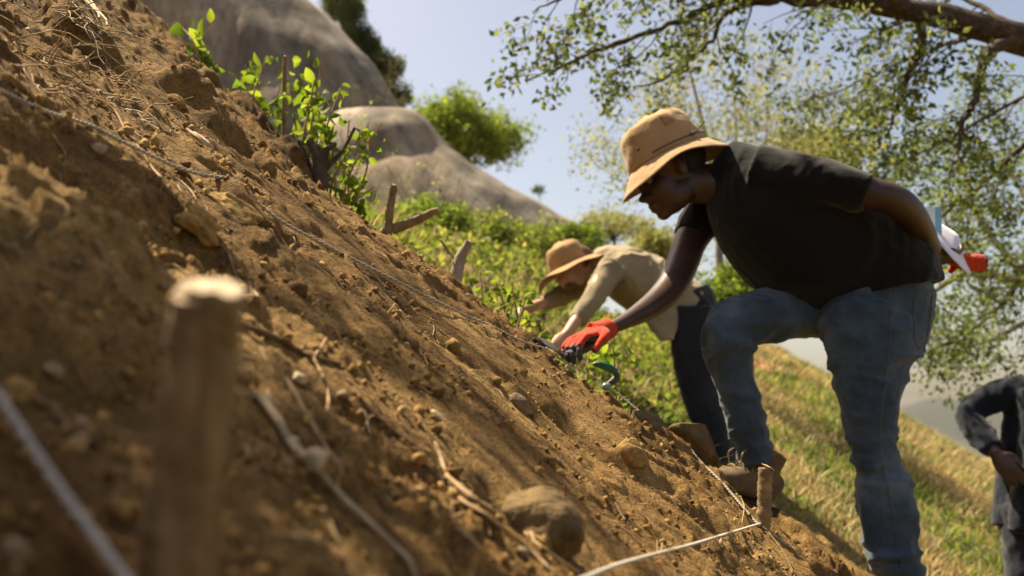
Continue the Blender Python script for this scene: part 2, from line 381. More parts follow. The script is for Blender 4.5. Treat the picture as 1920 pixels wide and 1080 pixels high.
def loft(S, n=24, seg=20, ref=(0, 1, 0), power=2.0):
    """stations (x,y,z, half across, half deep) -> closed tube"""
    S = cr(S, n); C = S[:, :3]; T, A, B = frames(C, np.array(ref, float))
    th = np.linspace(0, 2 * np.pi, seg, endpoint=False); e = 2 / power
    ca = np.sign(np.cos(th)) * np.abs(np.cos(th)) ** e; sa = np.sign(np.sin(th)) * np.abs(np.sin(th)) ** e
    V = C[:, None, :] + A[:, None, :] * (S[:, 3, None] * ca)[:, :, None] + B[:, None, :] * (S[:, 4, None] * sa)[:, :, None]
    V = V.reshape(-1, 3); F = []
    for i in range(len(C) - 1):
        for j in range(seg):
            k = (j + 1) % seg; F.append((i * seg + j, i * seg + k, (i + 1) * seg + k, (i + 1) * seg + j))
    F.append(tuple(range(seg - 1, -1, -1))); F.append(tuple((len(C) - 1) * seg + j for j in range(seg)))
    return V, F
def tube(P, r, n=None, seg=6, ref=(.1, .2, 1)):
    P = np.asarray(P, float); r = np.atleast_1d(np.asarray(r, float))
    if len(r) != len(P): r = np.interp(np.linspace(0, 1, len(P)), np.linspace(0, 1, len(r)), r)
    S = np.column_stack([P, r, r]); return loft(S, n or len(P), seg, ref)
def PX(rows):
    """(px, py, depth, half width in px, half depth in m) -> stations"""
    return [tuple(at(a, b, y)) + (w * y / FPX, hb) for a, b, y, w, hb in rows]
def ell(c, r, axes=None, seg=14, rings=9):
    V = []; F = []
    ax = np.eye(3) if axes is None else np.asarray(axes, float)
    for i in range(rings + 1):
        ph = np.pi * i / rings
        for j in range(seg):
            t = 2 * np.pi * j / seg
            V.append((math.sin(ph) * math.cos(t) * r[0], math.sin(ph) * math.sin(t) * r[1], math.cos(ph) * r[2]))
    V = np.array(V) @ ax + np.asarray(c, float)
    for i in range(rings):
        for j in range(seg):
            k = (j + 1) % seg; F.append((i * seg + j, (i + 1) * seg + j, (i + 1) * seg + k, i * seg + k))
    return V, F
def fuse(parts, voxel, it=3):
    V, F = join(parts)
    me = bpy.data.meshes.new('tmp'); me.from_pydata(V.tolist(), [], F); me.update()
    o = bpy.data.objects.new('tmp', me); COL.objects.link(o)
    md = o.modifiers.new('r', 'REMESH'); md.mode = 'VOXEL'; md.voxel_size = voxel; md.adaptivity = 0
    dg = bpy.context.evaluated_depsgraph_get(); ev = o.evaluated_get(dg); em = ev.to_mesh()
    n = len(em.vertices); co = np.empty(n * 3, np.float32); em.vertices.foreach_get('co', co); co = co.reshape(-1, 3).astype(float)
    m = len(em.loops); li = np.empty(m, np.int32); em.loops.foreach_get('vertex_index', li)
    ed = np.empty(len(em.edges) * 2, np.int32); em.edges.foreach_get('vertices', ed); ed = ed.reshape(-1, 2)
    lt = np.empty(len(em.polygons), np.int32); em.polygons.foreach_get('loop_total', lt)
    assert (lt == 4).all()
    Fq = li.reshape(-1, 4).copy()
    ev.to_mesh_clear(); bpy.data.objects.remove(o); bpy.data.meshes.remove(me)
    deg = np.bincount(ed.ravel(), minlength=n)[:, None]
    for k in range(it):
        for w in (.6, -.35):
            s = np.zeros_like(co)
            for ax in range(3):
                s[:, ax] = np.bincount(ed[:, 0], co[ed[:, 1], ax], n) + np.bincount(ed[:, 1], co[ed[:, 0], ax], n)
            co += w * (s / deg - co)
    return co, Fq
def normals(V, F):
    a = V[F[:, 2]] - V[F[:, 0]]; b = V[F[:, 3]] - V[F[:, 1]]; n = np.cross(a, b); N = np.zeros_like(V)
    for k in range(4):
        for ax in range(3): N[:, ax] += np.bincount(F[:, k], n[:, ax], len(V))
    return N / (np.linalg.norm(N, axis=1)[:, None] + 1e-12)
def folds(V, F, amp=.004, scale=11, stretch=(1, 1, 1), ridged=True):
    N = normals(V, F); p = V * np.array(stretch) * scale
    q = p + .8 * np.column_stack([noise3(p * .5 + 5), noise3(p * .5 + 15), noise3(p * .5 + 25)])
    n = noise3(q)
    if ridged: n = 1 - 2.2 * np.abs(n)
    n = n + .45 * noise3(q * 2.3 + 7)
    return V + N * (amp * n)[:, None]
def creases(V, F, amp, scale, stretch):
    """sharp-crested cloth folds"""
    N = normals(V, F); p = V * np.array(stretch) * scale
    q = p + 1.1 * np.column_stack([noise3(p * .45 + 5), noise3(p * .45 + 15), noise3(p * .45 + 25)])
    n = np.clip(1 - 1.9 * np.abs(noise3(q)), 0, 1) ** 2.6 * np.clip(.55 + 1.3 * noise3(p * .6 + 31), 0, 1.2)
    return V + N * (amp * (n - .25))[:, None]
def rock(c, r, seed, axes=None, sub_=3, rough=.25, cut=0, cutd=(.55, .8)):
    bm = bmesh.new(); bmesh.ops.create_icosphere(bm, subdivisions=sub_, radius=1)
    V = np.array([v.co[:] for v in bm.verts]); F = [tuple(v.index for v in f.verts) for f in bm.faces]; bm.free()
    rs = np.random.default_rng(seed)
    for k in range(cut):                                  # flat broken faces
        n = rs.normal(size=3); n /= np.linalg.norm(n); d = rs.uniform(*cutd); h = V @ n - d
        V = V - np.outer(np.maximum(h, 0) * .93, n)
    nn = noise3(V * 1.3 + seed * 3.7) * rough + noise3(V * 3.1 + seed) * rough * .4 + noise3(V * 7 + seed) * rough * .16
    V = V * (1 + nn)[:, None] * np.asarray(r)[None, :]
    if axes is not None: V = V @ np.asarray(axes)
    return V + np.asarray(c)[None, :], np.array(F)

NRM = np.array([.75, -.21, 1.0]); NRM /= np.linalg.norm(NRM)       # dirt slope normal
DN = np.array([1.0, 0, -.75]); DN /= np.linalg.norm(DN)            # down slope
AC = np.cross(NRM, DN)

# ================================================================== SETTING
# dirt slope: one dense sheet, finer towards the near edge
nr, nc = 920, 780
Y1 = .72 * (4.95 / .72) ** np.linspace(0, 1, nr) - .6
T1 = np.linspace(-1.0, .66, nc)
X = (Y1[:, None] + .6) * T1[None, :]; Y = np.repeat(Y1[:, None], nc, 1)
Z = dirt_h(X.ravel(), Y.ravel()).reshape(X.shape)
i0 = (np.arange(nr - 1)[:, None] * nc + np.arange(nc - 1)[None, :]).ravel()
mk('dirt_slope', np.stack([X, Y, Z], -1), np.column_stack([i0, i0 + 1, i0 + nc + 1, i0 + nc]), 'soil', kind='structure')

# ground sheet to the horizon
gx = np.concatenate([-np.geomspace(3300, 9, 40), np.linspace(-8.5, 14, 226), np.geomspace(14.5, 3300, 40)])
gy = np.concatenate([-np.geomspace(400, 3, 12), np.linspace(-2, 22, 241), np.geomspace(22.6, 3300, 60)])
GX, GY = np.meshgrid(gx, gy); GZ = ground_h(GX.ravel(), GY.ravel())
w = len(gx); j0 = (np.arange(len(gy) - 1)[:, None] * w + np.arange(w - 1)[None, :]).ravel()
mk('ground', np.column_stack([GX.ravel(), GY.ravel(), GZ]), np.column_stack([j0, j0 + 1, j0 + w + 1, j0 + w]), 'turf', kind='structure')

# far hills
hx = np.linspace(-400, 2600, 160); hy = np.linspace(1700, 2600, 40); HX, HY = np.meshgrid(hx, hy)
c = at(1765, 742, 2050)
prof = 30 * np.exp(-((HX - c[0]) / 60) ** 2) + 16 * np.exp(-((HX - c[0] - 120) / 110) ** 2) + 8 * np.exp(-((HX - c[0] + 110) / 90) ** 2) + 45 * np.exp(-((HX - c[0] - 620) / 260) ** 2)
HZ = -72 + (74 + prof + 3 * fbm2(HX, HY, 4, .012)) * np.exp(-((HY - 2080) / 210) ** 2)
j0 = (np.arange(39)[:, None] * 160 + np.arange(159)[None, :]).ravel()
mk('hills', np.stack([HX, HY, HZ], -1), np.column_stack([j0, j0 + 1, j0 + 161, j0 + 160]), 'hill', kind='structure')

# granite domes
def dome(outline, y, thick, label, seed, base):
    """rounded granite mass: ridge line given at its distance, rolling off toward and away from the camera"""
    ridge = cr(np.array([at(a, b, y) for a, b in outline]), 110)
    nv = 56; V = []
    for k in range(nv):
        t = k / (nv - 1) * 2 - 1                                # -1 near foot .. +1 far foot
        h = (1 - abs(t) ** 2.3)
        row = ridge.copy(); row[:, 1] += t * thick * (1 + .25 * noise2(ridge[:, 0] * .3, ridge[:, 0] * 0 + seed))
        zb = base + 0 * row[:, 2]; row[:, 2] = zb + (ridge[:, 2] - zb) * h
        row[:, 0] += .5 * t * 0
        V.append(row)
    V = np.array(V); n = fbm2(V[..., 0], V[..., 2] + V[..., 1], 4, .6)
    V[..., 2] += .08 * n; V[..., 1] += .13 * fbm2(V[..., 0] + 9, V[..., 2] * 1.0, 4, .45)
    # vertical fracture grooves
    g = np.abs(noise2(V[..., 0] * .55 + .2 * V[..., 2] + seed, V[..., 2] * .12)); V[..., 1] += .16 * np.exp(-(g / .05) ** 2)
    w = 110; j = (np.arange(nv - 1)[:, None] * w + np.arange(w - 1)[None, :]).ravel()
    return mk('granite_outcrop', V, np.column_stack([j, j + 1, j + w + 1, j + w]), 'granite', label=label, cat='rock')
dome([(-900, -900), (-400, -560), (100, -300), (400, -130), (560, -10), (640, 60), (700, 125), (745, 195), (775, 240), (800, 330), (820, 600)], 26, 5.0,
     'tall grey granite dome rising behind the leafy sprigs', 2, 1.0)
dome([(520, 420), (590, 300), (630, 235), (680, 216), (740, 212), (790, 222), (830, 262), (890, 315), (950, 350), (1010, 385), (1060, 415), (1085, 440), (1110, 520)], 16.5, 2.6,
     'low sunlit granite hump sloping down below the rounded green tree', 5, 1.6)

# ================================================================== VEGETATION
def leaves(Pt, size, droop=.25, aspect=.42, up=None, fold=.25, rs=rng, pts=4):
    n = len(Pt); Pt = np.asarray(Pt, float)
    d = rs.normal(size=(n, 3)); d[:, 2] -= droop * 2; d /= np.linalg.norm(d, axis=1)[:, None]
    if up is not None: d = d * .6 + up; d /= np.linalg.norm(d, axis=1)[:, None]
    q = rs.normal(size=(n, 3)); q[:, 2] *= .4
    s = np.cross(d, q); s /= np.linalg.norm(s, axis=1)[:, None] + 1e-9
    nn = np.cross(s, d); L = (np.asarray(size) * rs.uniform(.6, 1.25, n))[:, None]; Wd = L * aspect * rs.uniform(.8, 1.2, n)[:, None]
    if pts == 4:
        V = np.stack([Pt, Pt + d * L * .48 + s * Wd * .5 + nn * L * fold * .3, Pt + d * L, Pt + d * L * .48 - s * Wd * .5 + nn * L * fold * .3], 1)
        b = np.arange(n)[:, None] * 4
        F = np.concatenate([b + [0, 1, 2], b + [0, 2, 3]])
    else:
        k = nn * L * fold
        V = np.stack([Pt, Pt + d * L * .25 + s * Wd * .40 + k * .25, Pt + d * L * .6 + s * Wd * .45 + k * .25, Pt + d * L - k * .3,
                      Pt + d * L * .6 - s * Wd * .45 + k * .25, Pt + d * L * .25 - s * Wd * .40 + k * .25, Pt + d * L * .45], 1)
        b = np.arange(n)[:, None] * 7
        F = np.concatenate([b + [0, 1, 6], b + [1, 2, 6], b + [2, 3, 6], b + [3, 4, 6], b + [4, 5, 6], b + [5, 0, 6]])
    return V.reshape(-1, 3), F
def walk(p, d, L, n, wander, droop, rs):
    pts = [np.array(p, float)]; d = np.array(d, float); d /= np.linalg.norm(d)
    for k in range(n):
        d = d + rs.normal(size=3) * wander + np.array([0, 0, -droop]); d /= np.linalg.norm(d)
        pts.append(pts[-1] + d * L / n)
    return np.array(pts)
def branchlets(limb, r0, levels, rs, out, tips, dens, L0, droop, bias=None, start=.15):
    """grow side shoots off a limb; collect tubes (points, radii) and leaf anchors"""
    length = np.linalg.norm(np.diff(limb, axis=0), axis=1).sum()
    n = max(2, int(length * dens))
    for k in range(n):
        s = start + (1 - start) * (k + rs.uniform(0, 1)) / n; f = min(s, .999) * (len(limb) - 1); i = int(f)
        p = limb[i] + (limb[min(i + 1, len(limb) - 1)] - limb[i]) * (f - i)
        t = limb[min(i + 1, len(limb) - 1)] - limb[i]; t = t / (np.linalg.norm(t) + 1e-9)
        v = rs.normal(size=3); v -= t * (v @ t); v /= np.linalg.norm(v) + 1e-9
        d = t * .75 + v * .9
        if bias is not None: d = d + bias
        L = L0 * rs.uniform(.55, 1.25) * (1.05 - .45 * s)
        w_ = walk(p, d, L, 5, .2, droop, rs)
        r = r0 * (1 - .6 * s) * .5
        out.append((w_, np.linspace(max(r, .0016), max(.0010, r * .3), len(w_))))
        if levels > 1: branchlets(w_, r, levels - 1, rs, out, tips, dens * 1.9, L0 * .48, droop, bias, .2)
        else: tips.append(w_)
def anchors(tips, per, spread, rs):
    A = []
    for w_ in tips:
        n = rs.poisson(per) + 1; s = rs.uniform(.2, 1, n) * (len(w_) - 1.001); i = s.astype(int); f = (s - i)[:, None]
        A.append(w_[i] * (1 - f) + w_[i + 1] * f + rs.normal(size=(n, 3)) * spread)
    return np.concatenate(A)
def tubes(out, seg=4, nmin=None):
    Vs, Fs, n0 = [], [], 0
    for P_, r in out:
        P_ = np.asarray(P_); C = P_; T, A, B = frames(C, np.array([.31, .2, .93])); th = np.linspace(0, 2 * np.pi, seg, endpoint=False)
        V = C[:, None] + (A[:, None] * np.cos(th)[None, :, None] + B[:, None] * np.sin(th)[None, :, None]) * np.asarray(r)[:, None, None]
        m = len(C); i = (np.arange(m - 1)[:, None] * seg + np.arange(seg)[None, :]); i2 = (np.arange(m - 1)[:, None] * seg + (np.arange(seg)[None, :] + 1) % seg)
        F = np.stack([i, i2, i2 + seg, i + seg], -1).reshape(-1, 4) + n0
        Vs.append(V.reshape(-1, 3)); Fs.append(F); n0 += m * seg
    return np.concatenate(Vs), np.concatenate(Fs)

# --- overhanging tree at the right: trunk stands outside the frame
rs = np.random.default_rng(21)
tx, ty = 3.75, 4.9; tz = float(ground_h(tx, ty))
T1r = empty('overhanging_tree', (tx, ty, tz), 'broad tree with a thick dark bough reaching over the stooping man', 'tree')
fork = np.array([tx - .2, ty - .05, tz + 2.35])
trunk = cr([(tx, ty, tz - .15), (tx + .05, ty, tz + .6), (tx - .05, ty - .05, tz + 1.5), fork], 16)
limbs = []           # (points, r0, r1)
def limb(rows, r0, r1, first=None):
    P_ = [at(*q) for q in rows]
    if first is not None: P_ = [first] + P_
    L_ = cr(P_, 26); L_ += rs.normal(size=L_.shape) * .006; L_[0] = P_[0]; limbs.append((L_, r0, r1)); return L_
main = limb([(2080, 130, 4.75), (1920, 76, 4.7), (1800, 40, 4.75), (1650, 8, 4.8), (1500, -6, 4.9), (1400, -40, 5.0), (1200, -150, 5.0), (950, -300, 4.9), (720, -480, 4.7)], .086, .016, fork)
b1 = limb([(1480, -4, 4.9), (1367, 0, 4.85), (1272, 40, 4.8), (1197, 69, 4.75), (1123, 90, 4.7), (1060, 122, 4.65), (985, 150, 4.6)], .022, .004)
b2 = limb([(1460, 0, 4.9), (1367, 21, 4.95), (1335, 75, 5.0), (1293, 112, 5.0), (1245, 149, 5.0), (1190, 165, 5.0)], .018, .004)
b3 = limb([(1925, 75, 4.7), (1880, 84, 4.65), (1846, 106, 4.6), (1835, 154, 4.55), (1824, 207, 4.5), (1803, 234, 4.5), (1798, 282, 4.5)], .036, .007)
b4 = limb([(1729, 30, 4.75), (1726, 90, 4.75), (1707, 128, 4.75), (1685, 190, 4.8), (1660, 260, 4.9)], .026, .005)
b5 = limb([(1400, -38, 5.0), (1300, -40, 4.8), (1180, -30, 4.7), (1080, -10, 4.6), (1000, 20, 4.6)], .018, .004)
b6 = limb([(2050, 120, 4.9), (1960, 230, 5.4), (1860, 330, 5.9), (1770, 400, 6.2), (1690, 440, 6.4)], .024, .005)
b7 = limb([(2100, 250, 5.2), (1980, 420, 5.8), (1890, 560, 6.2), (1800, 640, 6.4)], .028, .005, fork)
b8 = limb([(1700, 20, 4.8), (1640, -60, 4.3), (1500, -220, 3.9), (1300, -420, 3.7), (1050, -700, 3.6)], .04, .008)
b9 = limb([(1850, 58, 4.8), (1700, 110, 5.5), (1600, 160, 5.9), (1500, 190, 6.2)], .014, .004)
b10 = limb([(1600, 0, 4.8), (1560, -150, 4.9), (1420, -330, 4.6), (1200, -520, 4.2), (960, -760, 3.8)], .035, .008)
e_ = hit(1100, 800) + np.array(SUN) * 3.3  # extra bough out of view, added to shade the dirt below the glove
limbs.append((cr([main[14], main[14] * .5 + e_ * .5 + (0, 0, .5), e_ + (.25, 0, .05), e_ - (.3, .1, 0)], 26), .03, .006)); b11 = limbs[-1][0]
b12 = limb([(2080, 130, 4.9), (1990, 160, 5.3), (1900, 190, 5.6), (1780, 260, 5.7), (1700, 300, 5.8), (1620, 330, 5.9)], .016, .005)
b13 = limb([(1930, 80, 4.7), (1850, 20, 5.0), (1750, -30, 5.2), (1650, -60, 5.3), (1500, -80, 5.4)], .018, .005)
out, tips = [], []
for L_, dens, L0, lev, bias, st in ((main, 5.0, .62, 2, (-.15, -.05, -.15), .28), (b1, 8.0, .40, 2, (-.15, 0, -.25), .05), (b2, 7.5, .42, 2, (-.1, 0, -.25), .05),
                              (b3, 8, .45, 2, (-.1, .1, -.2), .2), (b4, 8.0, .5, 2, (0, .1, -.2), .1), (b5, 8, .40, 2, (-.2, 0, -.15), .1),
                              (b6, 7.5, .65, 2, (-.1, 0, -.2), .2), (b7, 7.5, .62, 2, (-.15, 0, -.1), .3), (b8, 1.4, .6, 2, (-.2, 0, -.05), .2), (b9, 8, .58, 2, (-.1, .1, -.2), .1),
                              (b10, .8, .5, 2, (-.2, 0, -.05), .25), (b11, 4.0, .34, 2, (0, 0, 0), .45), (b12, 8, .62, 2, (-.1, 0, -.15), .2), (b13, 7, .6, 2, (-.1, 0, -.3), .2)):
    branchlets(L_, .014, lev, rs, out, tips, dens, L0, .06, np.array(bias), st)
mk('trunk', sub(tubes([(trunk, np.linspace(.19, .14, 16))], 14)[0], T1r), tubes([(trunk, np.linspace(.19, .14, 16))], 14)[1], 'bark', T1r)
for L_, r0, r1 in limbs:
    rr = np.linspace(r0, r1, len(L_)) * (1 + .10 * rs.normal(size=len(L_)))
    V, F = tubes([(L_, rr)], 10 if r0 > .03 else 6); mk('limb', sub(V, T1r), F, 'bark', T1r)
V, F = tubes(out, 4); mk('twigs', sub(V, T1r), F, 'bark', T1r, kind='stuff')
A = anchors(tips, 16, .030, rs); print('overhang leaves', len(A))
V, F = leaves(A, .042, .15, .52, rs=rs); mk('crown', sub(V, T1r), F, 'leaf_tree', T1r, smooth=False, kind='stuff')

def tree(name, base, label, stems, leafmat, barkmat, dens, L0, per, lsize, seed, spread=.03, droop=.03, levels=2, group=None, aspect=.5, bias=None, tw=.012, start=.3):
    """stems: list of (world points, r0, r1)"""
    r_ = np.random.default_rng(seed); root = empty(name, base, label, 'tree', group)
    o_, t_ = [], []
    for k, (P_, r0, r1) in enumerate(stems):
        L_ = cr(P_, 20); rr = np.linspace(r0, r1, 20)
        V, F = tubes([(L_, rr)], 8); mk('trunk' if k == 0 else 'limb', sub(V, root), F, barkmat, root)
        branchlets(L_, tw, levels, r_, o_, t_, dens, L0, droop, None if bias is None else np.array(bias), start)
    V, F = tubes(o_, 4); mk('twigs', sub(V, root), F, barkmat, root, kind='stuff')
    A_ = anchors(t_, per, spread, r_); V, F = leaves(A_, lsize, .1, aspect, rs=r_)
    mk('crown', sub(V, root), F, leafmat, root, smooth=False, kind='stuff'); return root

# --- slender pale tree behind the stooping man
g = gsurf(1352, 590); yb = 9.0; x0 = at(1352, 560, yb)[0]; zb = float(ground_h(x0, yb))
a9 = lambda px, py, dy=0: at(px, py, yb + dy)
tree('slender_tree', (x0, yb, zb), 'thin sparse tree with pale stems rising behind the tan bucket hat',
     [([(x0, yb, zb - .1), a9(1350, 520), a9(1348, 440), a9(1340, 330), a9(1310, 200), a9(1290, 120)], .045, .008),
      ([a9(1352, 545), a9(1375, 500, .1), a9(1400, 430, .2), a9(1430, 330, .2), a9(1440, 190, .2)], .03, .006),
      ([a9(1348, 450), a9(1290, 380, .2), a9(1230, 300, .3), a9(1180, 230, .3)], .022, .005),
      ([a9(1344, 400), a9(1370, 330, -.1), a9(1380, 240, -.1), a9(1370, 140, 0)], .02, .005),
      ([a9(1420, 360, .2), a9(1480, 290, .3), a9(1530, 230, .4)], .018, .005)],
     'leaf_yellow', 'bark_pale', 8.5, .85, 14, .045, 31, .08)
# --- tree to the right with pale grey branches
yb2 = 7.6; x1 = at(2020, 600, yb2)[0]; zb1 = float(ground_h(x1, yb2)); a7 = lambda px, py, dy=0: at(px, py, yb2 + dy)
tree('pale_branched_tree', (x1, yb2, zb1), 'tree with crooked pale branches spreading behind the held papers',
     [([(x1, yb2, zb1 - .1), a7(2010, 640), a7(1985, 570), a7(1940, 535), a7(1890, 522), a7(1810, 513), a7(1750, 548), a7(1735, 560)], .07, .010),
      ([a7(1940, 535), a7(1880, 470, .2), a7(1830, 400, .3), a7(1800, 300, .4), a7(1770, 240, .4)], .035, .006),
      ([a7(1830, 516), a7(1790, 470, -.1), a7(1775, 420, -.2), a7(1760, 360, -.2)], .02, .005),
      ([a7(1985, 570), a7(1930, 600, -.2), a7(1850, 640, -.3), a7(1790, 655, -.3)], .03, .006),
      ([a7(1960, 550), a7(1950, 440, .3), a7(1900, 330, .5), a7(1870, 260, .5)], .035, .006)],
     'leaf_bush', 'bark_pale', 8.0, .66, 16.0, .042, 32, .06)

def bushy(name, c, rad, n, lsize, label, leafmat, seed, cat='tree', group=None, trunk_h=1.0, barkmat='bark', lobes=14, clump=.40):
    """crown of leaf clumps with gaps, on a trunk with limbs"""
    r_ = np.random.default_rng(seed); c = np.asarray(c, float); rad = np.asarray(rad, float)
    zg = float(ground_h(c[0], c[1])) if trunk_h is None else c[2] - rad[2] - trunk_h
    root = empty(name, (c[0], c[1], zg), label, cat, group)
    dirs = r_.normal(size=(lobes, 3)); dirs /= np.linalg.norm(dirs, axis=1)[:, None]; dirs[:, 2] = np.abs(dirs[:, 2]) * .95 - .35
    cen = c + dirs * rad * r_.uniform(.35, .85, (lobes, 1))
    st = [(cr([(c[0], c[1], zg - .2), (c[0] + .02, c[1], zg + (c[2] - zg) * .5), c], 10), np.linspace(.06, .025, 10) * (rad[0] / 1.0))]
    for q in cen: st.append((cr([c + (0, 0, -rad[2] * .5), (c + q) / 2 + r_.normal(size=3) * .08, q], 8), np.linspace(.022, .006, 8) * rad[0]))
    V, F = tubes(st[:1], 8); mk('trunk', sub(V, root), F, barkmat, root); V, F = tubes(st[1:], 5); mk('limbs', sub(V, root), F, barkmat, root)
    # second level clumps
    k2 = lobes * 9; par = r_.integers(0, lobes, k2); d2 = r_.normal(size=(k2, 3)); d2 /= np.linalg.norm(d2, axis=1)[:, None]
    c2 = cen[par] + d2 * rad * clump * r_.uniform(.4, 1.1, (k2, 1))
    pick = r_.integers(0, k2, n); A_ = c2[pick] + r_.normal(size=(n, 3)) * rad * clump * .30
    V, F = leaves(A_, lsize, .1, .55, rs=r_); mk('crown', sub(V, root), F, leafmat, root, smooth=False, kind='stuff'); return root
yt = 23
c = at(862, 262, yt); bushy('round_tree', c, (1.75, 1.4, 1.75), 15000, .11, 'rounded bright green tree behind the low granite hump', 'leaf_round', 41, trunk_h=.9, lobes=34, clump=.27)
c = at(640, 15, 27.5); bushy('dark_tree', c, (.75, .8, 1.1), 7000, .09, 'dark tree on the top edge of the tall granite dome', 'leaf_dark', 42, trunk_h=.8)
c = at(718, 140, 27); bushy('scrub_tree', c, (.75, .7, .75), 7000, .085, 'dull olive scrub clinging to the right flank of the granite dome', 'leaf_dark', 43, trunk_h=.8)
for k, (px, py, s_, lab) in enumerate([(672, 72, .55, 'olive scrub hugging the upper flank of the granite dome'), (745, 185, .5, 'grey green scrub at the foot of the granite dome flank'), (695, 95, .5, 'olive scrub midway down the granite dome flank')]):
    c = at(px, py, 27.2); bushy('scrub_tree', c, (s_, s_, s_ * 1.1), 3200, .085, lab, 'leaf_dark', 400 + k, trunk_h=.7)
c = at(1150, 425, 17); bushy('yellow_shrub', c, (.75, .6, .5), 3500, .06, 'yellowing shrub on the ridge behind the brown felt hat', 'leaf_yellow', 44, 'shrub', trunk_h=.4)
c = at(1010, 358, 19); bushy('ridge_shrub', c, (.16, .2, .16), 260, .05, 'tiny thin shrub on the crest of the low granite hump', 'leaf_dark', 45, 'shrub', trunk_h=.25, lobes=6)
for k, (px, py, y, s, m_, lab) in enumerate([
        (1400, 545, 8.0, .42, 'leaf_bush', 'green shrub low behind the thin pale tree stems'),
        (985, 478, 11.0, .60, 'leaf_weed', 'dusky green shrub on the bank above the brown felt hat'),
        (905, 452, 9.5, .50, 'leaf_weed', 'leafy shrub at the foot of the granite hump'),
        (1075, 455, 13.5, .45, 'leaf_bush', 'small shrub against the low end of the granite hump'),
        (1560, 300, 12.0, .62, 'leaf_yellow', 'yellow green treetop showing above the stooping man\'s back'),
        (800, 425, 8.0, .36, 'leaf_bush', 'bright shrub on the bank between two cut stumps'),
        (1230, 470, 13, .45, 'leaf_yellow', 'pale shrub on the ridge between hat and forearm')]):
    c = at(px, py, y); bushy('bank_shrub', c, (s * 1.15, s, s * .8), 4200, .05 if y < 10 else .06, lab, m_, 50 + k, 'shrub', trunk_h=None, lobes=16)

for k, (px, py, y, hgt_, lab) in enumerate([(770, 330, 8.5, .55, 'bare brown brush in front of the granite hump'), (640, 300, 7.5, .55, 'dry twiggy brush beside the leafy sprigs'),
        (730, 205, 24.0, 1.3, 'dry grey brush in the cleft between the granite dome and hump'), (850, 400, 8.0, .4, 'low dry brush on the bank near the pale leaning stump')]):
    c = at(px, py, y); zg = float(ground_h(c[0], y)); rb = np.random.default_rng(300 + k); n_ = 9
    stems_ = [([(c[0], y, zg - .05), (c[0] + rb.normal() * .12 * hgt_, y, zg + (c[2] - zg) * .5), c + rb.normal(size=3) * .42 * hgt_ + (0, 0, .2 * hgt_)], .009 * hgt_ * 2, .003) for _ in range(n_)]
    tree('dry_brush', (c[0], y, zg), lab, stems_, 'leaf_yellow', 'bark_pale', 5, .3 * hgt_ / .5, 1.2, .035, 310 + k, .03, tw=.006)
# --- shade tree uphill, outside the frame to the left: its crown dapples the slope
rs2 = np.random.default_rng(77)
bx0, by0 = -4.6, 3.0; bz0 = float(ground_h(bx0, by0))
def above(px, py, t):
    h = hit(px, py); return h + np.array(SUN) * t
st = [([(bx0, by0, bz0 - .2), (-4.4, 3.0, bz0 + 1.2), (-3.9, 2.9, bz0 + 2.2)], .16, .12)]
for q in ((120, 720, 1.9), (300, 930, 1.8), (780, 1040, 1.9), (-60, 420, 2.3), (60, 1060, 1.7), (1020, 870, 2.6)):
    e = above(*q); st.append(([(-3.95, 2.9, bz0 + 2.1), (np.array((-3.95, 2.9, bz0 + 2.3)) + e) / 2 + (0, 0, .25), e], .05, .01))
tree('shade_tree', (bx0, by0, bz0), 'leafy tree uphill of the dig whose crown dapples the near dirt', st, 'leaf_tree', 'bark', 2.6, .24, 3.0, .07, 78, .025, start=.86)

# --- weeds and grass (stuff)
def scatter(n, x0_, x1_, y0_, y1_, fn, seed, power=1.0):
    r_ = np.random.default_rng(seed); y = y0_ + (y1_ - y0_) * r_.uniform(0, 1, n) ** power; x = r_.uniform(x0_, x1_, n) * 1.0
    k = fn(x, y, r_); return x[k], y[k], r_
def blades(x, y, h, wid, r_, lean=.5, segs=1):
    n = len(x); z = ground_h(x, y) - .01; P0 = np.column_stack([x, y, z])
    a = r_.uniform(0, 2 * np.pi, n); s = np.column_stack([np.cos(a), np.sin(a), 0 * a]); hh = (h * r_.uniform(.4, 1.2, n))[:, None]
    l = r_.normal(size=(n, 3)) * lean * hh; l[:, 2] = 0; l[:, 0] += .15 * hh[:, 0]
    ww = (wid * r_.uniform(.6, 1.3, n))[:, None]; up = np.array([[0, 0, 1.0]])
    V = np.stack([P0 - s * ww, P0 + s * ww, P0 + up * hh * .6 + l * .4 + s * ww * .8, P0 + up * hh * .6 + l * .4 - s * ww * .8, P0 + up * hh * .92 + l], 1)
    b = np.arange(n)[:, None] * 5
    F = np.concatenate([b + [0, 1, 2], b + [0, 2, 3], b + [3, 2, 4]]); return V.reshape(-1, 3), F
def inview(x, y): return (x > -.75 * y - .6) & (x < .72 * y + .5)
def f_dry(x, y, r_):
    g_ = fbm2(x, y, 3, .8) + .25 * sstep(6, 11, y); return inview(x, y) & (y > crest_y(x) + .35) & (x > .17 * y - .1) & (g_ > -.05 + r_.normal(size=len(x)) * .2)
def f_green(x, y, r_):
    g_ = fbm2(x, y, 3, .8) + .25 * sstep(6, 11, y); return inview(x, y) & (y > crest_y(x) + .30) & (x > .17 * y - .15) & (g_ < .12 + r_.normal(size=len(x)) * .18)
x, y, r_ = scatter(150000, -1, 12, 2.8, 16, f_dry, 61, 1.5); h_ = .045 + .006 * y
V, F = blades(x, y, h_, .0022 + .0006 * y, r_, .7); mk('dry_grass', V, F, 'blade_dry', smooth=False, label='dry straw coloured grass covering the hillside', cat='grass', kind='stuff'); print('dry', len(x))
x, y, r_ = scatter(130000, -1, 12, 2.8, 16, f_green, 62, 1.5)
